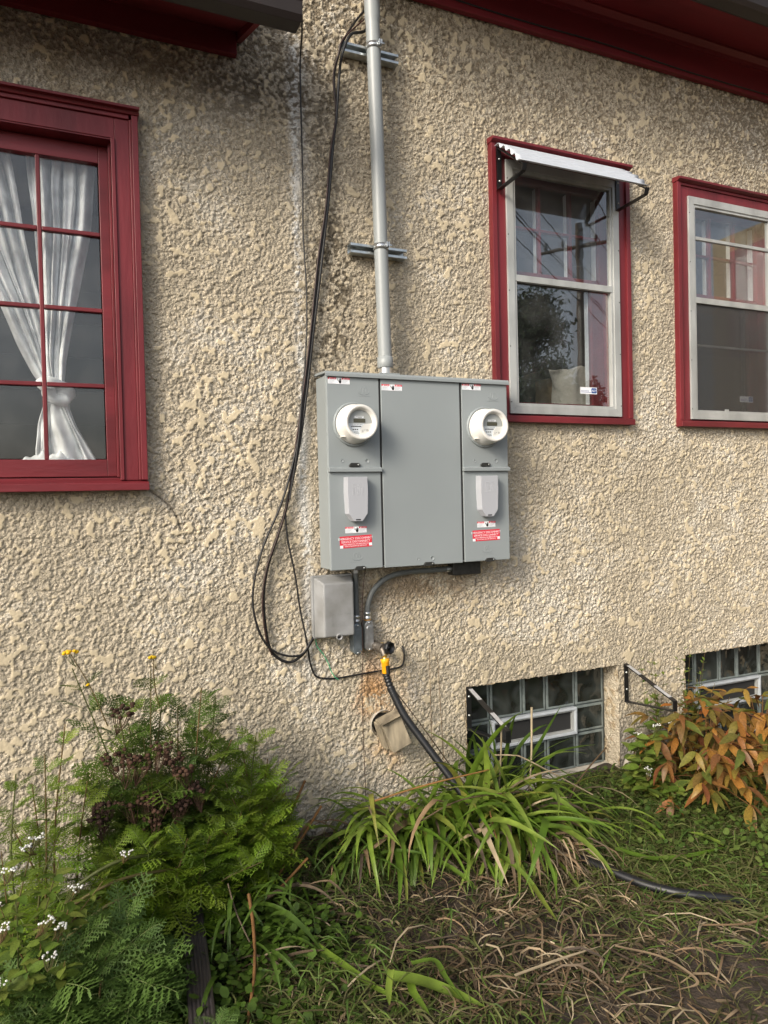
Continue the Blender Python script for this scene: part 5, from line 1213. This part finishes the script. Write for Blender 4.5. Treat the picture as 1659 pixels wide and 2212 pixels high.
# --- single stalks, stems and cut leaves that stand out
def stalk(name, pts, r0, r1, m, label, cat='stalk', n=6):
    p = smoothpath(pts, 6); rs = [r0+(r1-r0)*i/(len(p)-1) for i in range(len(p))]
    o = MB().tube(p, rs, n).build(name, m); return tag(o, label, cat)
stalk('dry_stalk', [(1.03, -.45, .315), (1.25, -.47, .345), (1.55, -.45, .345)], .0042, .003, 'drystem', 'long reddish brown stalk lying level across the flattened daylilies')
stalk('dry_stalk', [(1.18, -.52, .23), (1.35, -.56, .30), (1.62, -.58, .29)], .003, .0025, 'straw', 'pale stalk leaning across the middle of the daylilies')
stalk('dry_stalk', [(1.60, -.40, .38), (1.66, -.45, .385), (1.70, -.5, .375), (1.95, -.6, .22)], .0035, .003, 'straw', 'bent tan stalk kinked over the top of the large daylily clump')
stalk('dry_stalk', [(1.66, -.30, .02), (1.655, -.36, .30), (1.64, -.40, .50)], .004, .0045, 'straw', 'upright cut tan stalk in front of the vent window')
stalk('dry_stalk', [(1.80, -.33, .02), (1.80, -.38, .30), (1.795, -.40, .555)], .0035, .005, 'straw', 'tallest upright tan stalk beside the bracket tip')
stalk('dry_stalk', [(1.85, -.52, .12), (2.05, -.40, .20), (2.30, -.28, .26)], .004, .0035, 'straw', 'long straight tan stalk slanting up toward the window sill')
stalk('dry_stalk', [(1.45, -.72, .005), (1.452, -.66, .12), (1.45, -.60, .25)], .0028, .0025, 'drystem', 'short upright reddish stalk left of the large daylily clump')
stalk('dry_stalk', [(1.13, -.085, .815), (1.22, -.12, .70), (1.36, -.16, .50), (1.52, -.22, .25), (1.62, -.26, .12)], .0022, .0026, 'straw', 'long thin straw leaning from the fitting past the yellow hose connector')
stalk('dry_stalk', [(1.50, -.04, .05), (1.49, -.04, .45), (1.495, -.03, .78)], .0016, .0012, 'straw', 'left of two thin upright straws against the wall')
stalk('dry_stalk', [(1.56, -.04, .05), (1.54, -.05, .40), (1.535, -.03, .74)], .0016, .0012, 'straw', 'right of two thin upright straws against the wall')
for i, (a, b, c, lab) in enumerate([((.52, -.42, .06), (.70, -.32, .22), (.83, -.20, .34), 'longest orange-brown cut stem pointing up right from the tansy'),
        ((.56, -.50, .04), (.66, -.48, .10), (.76, -.44, .15), 'short orange-brown cut stem with a pale end below the tansy'),
        ((.62, -.42, .06), (.74, -.36, .16), (.87, -.28, .26), 'orange-brown cut stem angled just below the longest one'),
        ((.50, -.36, .14), (.64, -.28, .24), (.74, -.22, .315), 'dark upper cut stem poking out of the fresh tansy')]):
    stalk('cut_twig', [a, b, c], .0055, .005, 'drystem', lab, 'stem')
stalk('bent_stem', [(.50, -.62, .17), (.49, -.72, .12), (.46, -.86, .08), (.41, -1.0, .05), (.36, -1.12, .03), (.31, -1.2, .02)], .006, .004, 'drystem', 'long rusty stem bending down to the bottom edge right of the downspout', 'stem')
stalk('bent_stem', [(.44, -.58, .20), (.45, -.66, .14), (.48, -.76, .07)], .003, .0025, 'straw', 'pale thin stem curving beside the downspout', 'stem')
for i, (z, y, x0, x1, lab) in enumerate([(.33, -.56, -.10, .26, 'upper of the brown stems lying across the left bush'), (.29, -.60, -.14, .30, 'middle of the brown stems lying across the left bush'), (.24, -.62, -.08, .24, 'lower of the brown stems lying across the left bush')]):
    stalk('fallen_stem', [(x0, y, z-.08), ((x0+x1)/2, y-.02, z+.02), (x1, y+.08, z-.03)], .006, .005, 'stem', lab, 'stem')
def cut_leaf(pts, w_, m, label):
    p = smoothpath(pts, 6); V = []; F = []; n = len(p)
    for i, q_ in enumerate(p):
        t = (p[min(i+1, n-1)]-p[max(i-1, 0)]).normalized(); s_ = t.cross(Vector((0, 0, 1))).normalized(); u = i/(n-1); ww = w_*.5*(1-max(0, (u-.5)/.5)**2*.9)
        V += [q_-s_*ww+Vector((0, 0, ww*.4)), q_, q_+s_*ww+Vector((0, 0, ww*.4))]
    for i in range(n-1):
        a = i*3; F += [(a, a+3, a+4, a+1), (a+1, a+4, a+5, a+2)]
    o = MB().add(V, F, True).build('cut_leaf', m); return tag(o, label, 'leaf')
cut_leaf([(.672, -.80, .05), (.72, -.92, .045), (.765, -1.03, .04), (.82, -1.13, .035)], .026, 'lily', 'long pale green cut leaf blade lying over bare soil')
cut_leaf([(.835, -1.02, .06), (.80, -1.08, .05), (.775, -1.14, .05)], .02, 'lily', 'short upright green leaf piece at the bottom centre edge')
cut_leaf([(.82, -1.07, .07), (.88, -1.11, .065), (.95, -1.17, .05), (1.02, -1.25, .04)], .045, 'lily', 'widest bright green leaf blade at the bottom edge')
cut_leaf([(.89, -1.05, .08), (.96, -1.06, .075), (.965, -1.12, .06), (.97, -1.22, .05)], .018, 'lily', 'narrow folded leaf arching over the widest green blade')
cut_leaf([(.87, -1.08, .06), (.85, -1.14, .06), (.86, -1.22, .05)], .024, 'lily', 'green leaf blade pointing to the bottom edge under the widest one')
cut_leaf([(1.93, -.75, .06), (2.02, -.86, .05), (2.165, -.905, .05), (2.34, -.92, .055)], .032, 'lily', 'curved light green leaf blade lying near the hose on the right')
cut_leaf([(2.335, -.915, .06), (2.31, -.84, .07), (2.28, -.78, .07)], .026, 'lily', 'folded tip of light green leaf above the curved blade on the right')
cut_leaf([(2.18, -.60, .08), (2.18, -.70, .075), (2.16, -.79, .06)], .018, 'lily', 'narrow light green leaf lying in the clippings right of the clump')
for k_, (pa, lab) in enumerate([([(1.16, -1.19, .05), (1.30, -1.20, .06), (1.485, -1.19, .05)], 'long pale straw lying level across the mulch'), ([(1.37, -1.32, .05), (1.40, -1.44, .05)], 'broad pale straw at the bottom edge right of centre'),
        ([(1.48, -1.13, .05), (1.57, -1.175, .05)], 'short flat pale straw in the middle of the mulch'), ([(1.52, -1.21, .05), (1.60, -1.33, .06), (1.62, -1.44, .05), (1.55, -1.43, .04)], 'hooked pale straw near the bottom right'),
        ([(.98, -.96, .05), (1.05, -1.0, .055), (1.06, -1.06, .05), (1.02, -1.08, .05)], 'curled white straw left of the middle of the mulch'), ([(1.85, -1.25, .05), (1.98, -1.32, .06), (2.15, -1.30, .05)], 'orange-brown stalk on the mulch at the right')]):
    cl = cut_leaf(pa, .011, 'straw', lab); cl.name = 'straw_piece'; cl['category'] = 'straw'
cut_leaf([(1.50, -.78, .06), (1.47, -.9, .05), (1.46, -1.0, .03)], .018, 'lily', 'single green leaf drooping onto straw in front of the large clump')
cut_leaf([(1.64, -.72, .05), (1.60, -.80, .07), (1.56, -.86, .04)], .018, 'lily', 'yellow-green folded leaf beside the dead leaf skirt')
cut_leaf([(1.82, -.33, .22), (1.98, -.30, .285), (2.16, -.24, .27), (2.32, -.18, .24)], .022, 'lily', 'long bright leaf reaching across the glass block window sill')

# --- downspout lying in the plants
ds = thing('downspout', (.31, -.6, 0), 'dark brown ribbed downspout lying among the plants', 'downspout')
a, b = Vector((.345, -.34, .10)), Vector((.262, -1.22, .05)); dv = (b-a).normalized(); sv = dv.cross(Vector((0, 0, 1))).normalized()
prof = []
for k in range(13):
    u = -.034+.068*k/12; prof.append((u, .028+(.004 if k % 2 else 0)))
prof += [(.036, .02), (.036, -.02), (.03, -.026), (-.03, -.026), (-.036, -.02), (-.036, .02)]
V = [a+sv*u+Vector((0, 0, v)) for u, v in prof]+[b+sv*u+Vector((0, 0, v)) for u, v in prof]; n = len(prof)
MB().add(V, [(i, (i+1) % n, (i+1) % n+n, i+n) for i in range(n)]+[tuple(range(n-1, -1, -1)), tuple(range(n, 2*n))]).build('pipe', 'downspout', ds)

# pale foil scrap and stone by the window well
MB().hexa([(2.615, -.07, 0), (2.70, -.07, 0), (2.70, -.02, 0), (2.615, -.02, 0), (2.64, -.055, .07), (2.67, -.05, .05), (2.68, -.03, .06), (2.65, -.025, .075)]).build('stone', 'concrete', None, .006)
tag(bpy.data.objects['stone'], 'pale grey stone standing at the corner of the window well', 'stone')

# ================================================================== ACROSS THE STREET (seen mirrored in the panes)
pole = thing('utility_pole', (14.5, -14.7, 0), 'dark wooden utility pole with crossarm mirrored in the storm window', 'utility pole')
MB().tube([(14.5, -14.7, -.1), (14.5, -14.7, 9.8)], [.14, .10], 14).build('post', 'pole', pole)
adir = Vector((1, 1.3, 0)).normalized(); c = Vector((14.5, -14.7, 9.1))
MB().tube([c-adir*1.2, c+adir*1.2], .055, 6).build('crossarm', 'pole', pole)
for s_ in (-1.05, -.5, .5, 1.05):
    p = c+adir*s_; MB().lathe([(.03, 0), (.06, .08), (.04, .12), (.06, .16), (.02, .22)], (p.x, p.y, p.z+.06), axis=(0, 0, 1), n=10).build('insulator', 'dkmetal', pole)
wdir = Vector((-.5, 1, 0)).normalized()
for i, (s_, z) in enumerate(((-1.05, 9.36), (-.5, 9.36), (.5, 9.36), (1.05, 9.36), (0, 7.9), (0, 7.4))):
    p = c+adir*s_; p.z = z; wd = Vector((1.3, -1, 0)).normalized()
    o = MB().tube([p-wd*18+Vector((0, 0, .6)), p-wd*9+Vector((0, 0, .05)), p, p+wd*12+Vector((0, 0, -.1)), p+wd*28+Vector((0, 0, .5))], .014, 5).build('power_line', 'rubber')
    tag(o, 'black overhead power line mirrored in the storm window', 'power line', 'overhead power lines')
def tree(x, y, h, wd, seed, label):
    r_ = np.random.default_rng(seed); t = thing('tree', (x, y, 0), label, 'tree', 'trees across the street')
    mm = MB().tube([(x, y, -.1), (x+.1, y, h*.4), (x, y, h*.9)], [.14, .1, .03], 8)
    for k in range(7):
        a = k*2.4; z = h*(.35+.07*k); mm.tube([(x, y, z), (x+math.cos(a)*wd*.5, y+math.sin(a)*wd*.5, z+.5)], [.05, .015], 5)
    mm.build('trunk', 'bark', t)
    N = 9000; cl = 70; cz = r_.random(cl); ca = r_.random(cl)*6.28; cr = np.sqrt(r_.random(cl))*wd*(1-.75*cz)
    C = np.stack([x+cr*np.cos(ca), y+cr*np.sin(ca), h*(.22+.76*cz)], -1); pk = r_.integers(0, cl, N); P = C[pk]+r_.normal(0, .17*wd/1.5, (N, 3))
    e1 = r_.normal(0, 1, (N, 3)); e1 /= np.linalg.norm(e1, axis=1)[:, None]; e2 = np.cross(e1, r_.normal(0, 1, (N, 3))); e2 /= np.linalg.norm(e2, axis=1)[:, None]
    V = np.stack([P-e1*.08, P+e2*.035, P+e1*.08, P-e2*.035], 1).reshape(-1, 3)-np.array(WL[t.name])
    me = bpy.data.meshes.new('crown'); me.from_pydata(V.tolist(), [], [(4*i, 4*i+1, 4*i+2, 4*i+3) for i in range(N)]); me.materials.append(M['tree']); link('crown', me, t)
tree(10.5, -11.6, 6.4, 1.9, 1, 'dark feathery tree mirrored at the left of the storm window')
tree(13.2, -13.0, 4.6, 1.2, 2, 'smaller dark tree mirrored below the utility pole')
for o in bpy.data.objects:
    if o.name.split('.')[0] in ('fine_print', 'alert_triangle', 'red_band', 'white_corner'): o['kind'] = 'stuff'   # print too small to pick apart
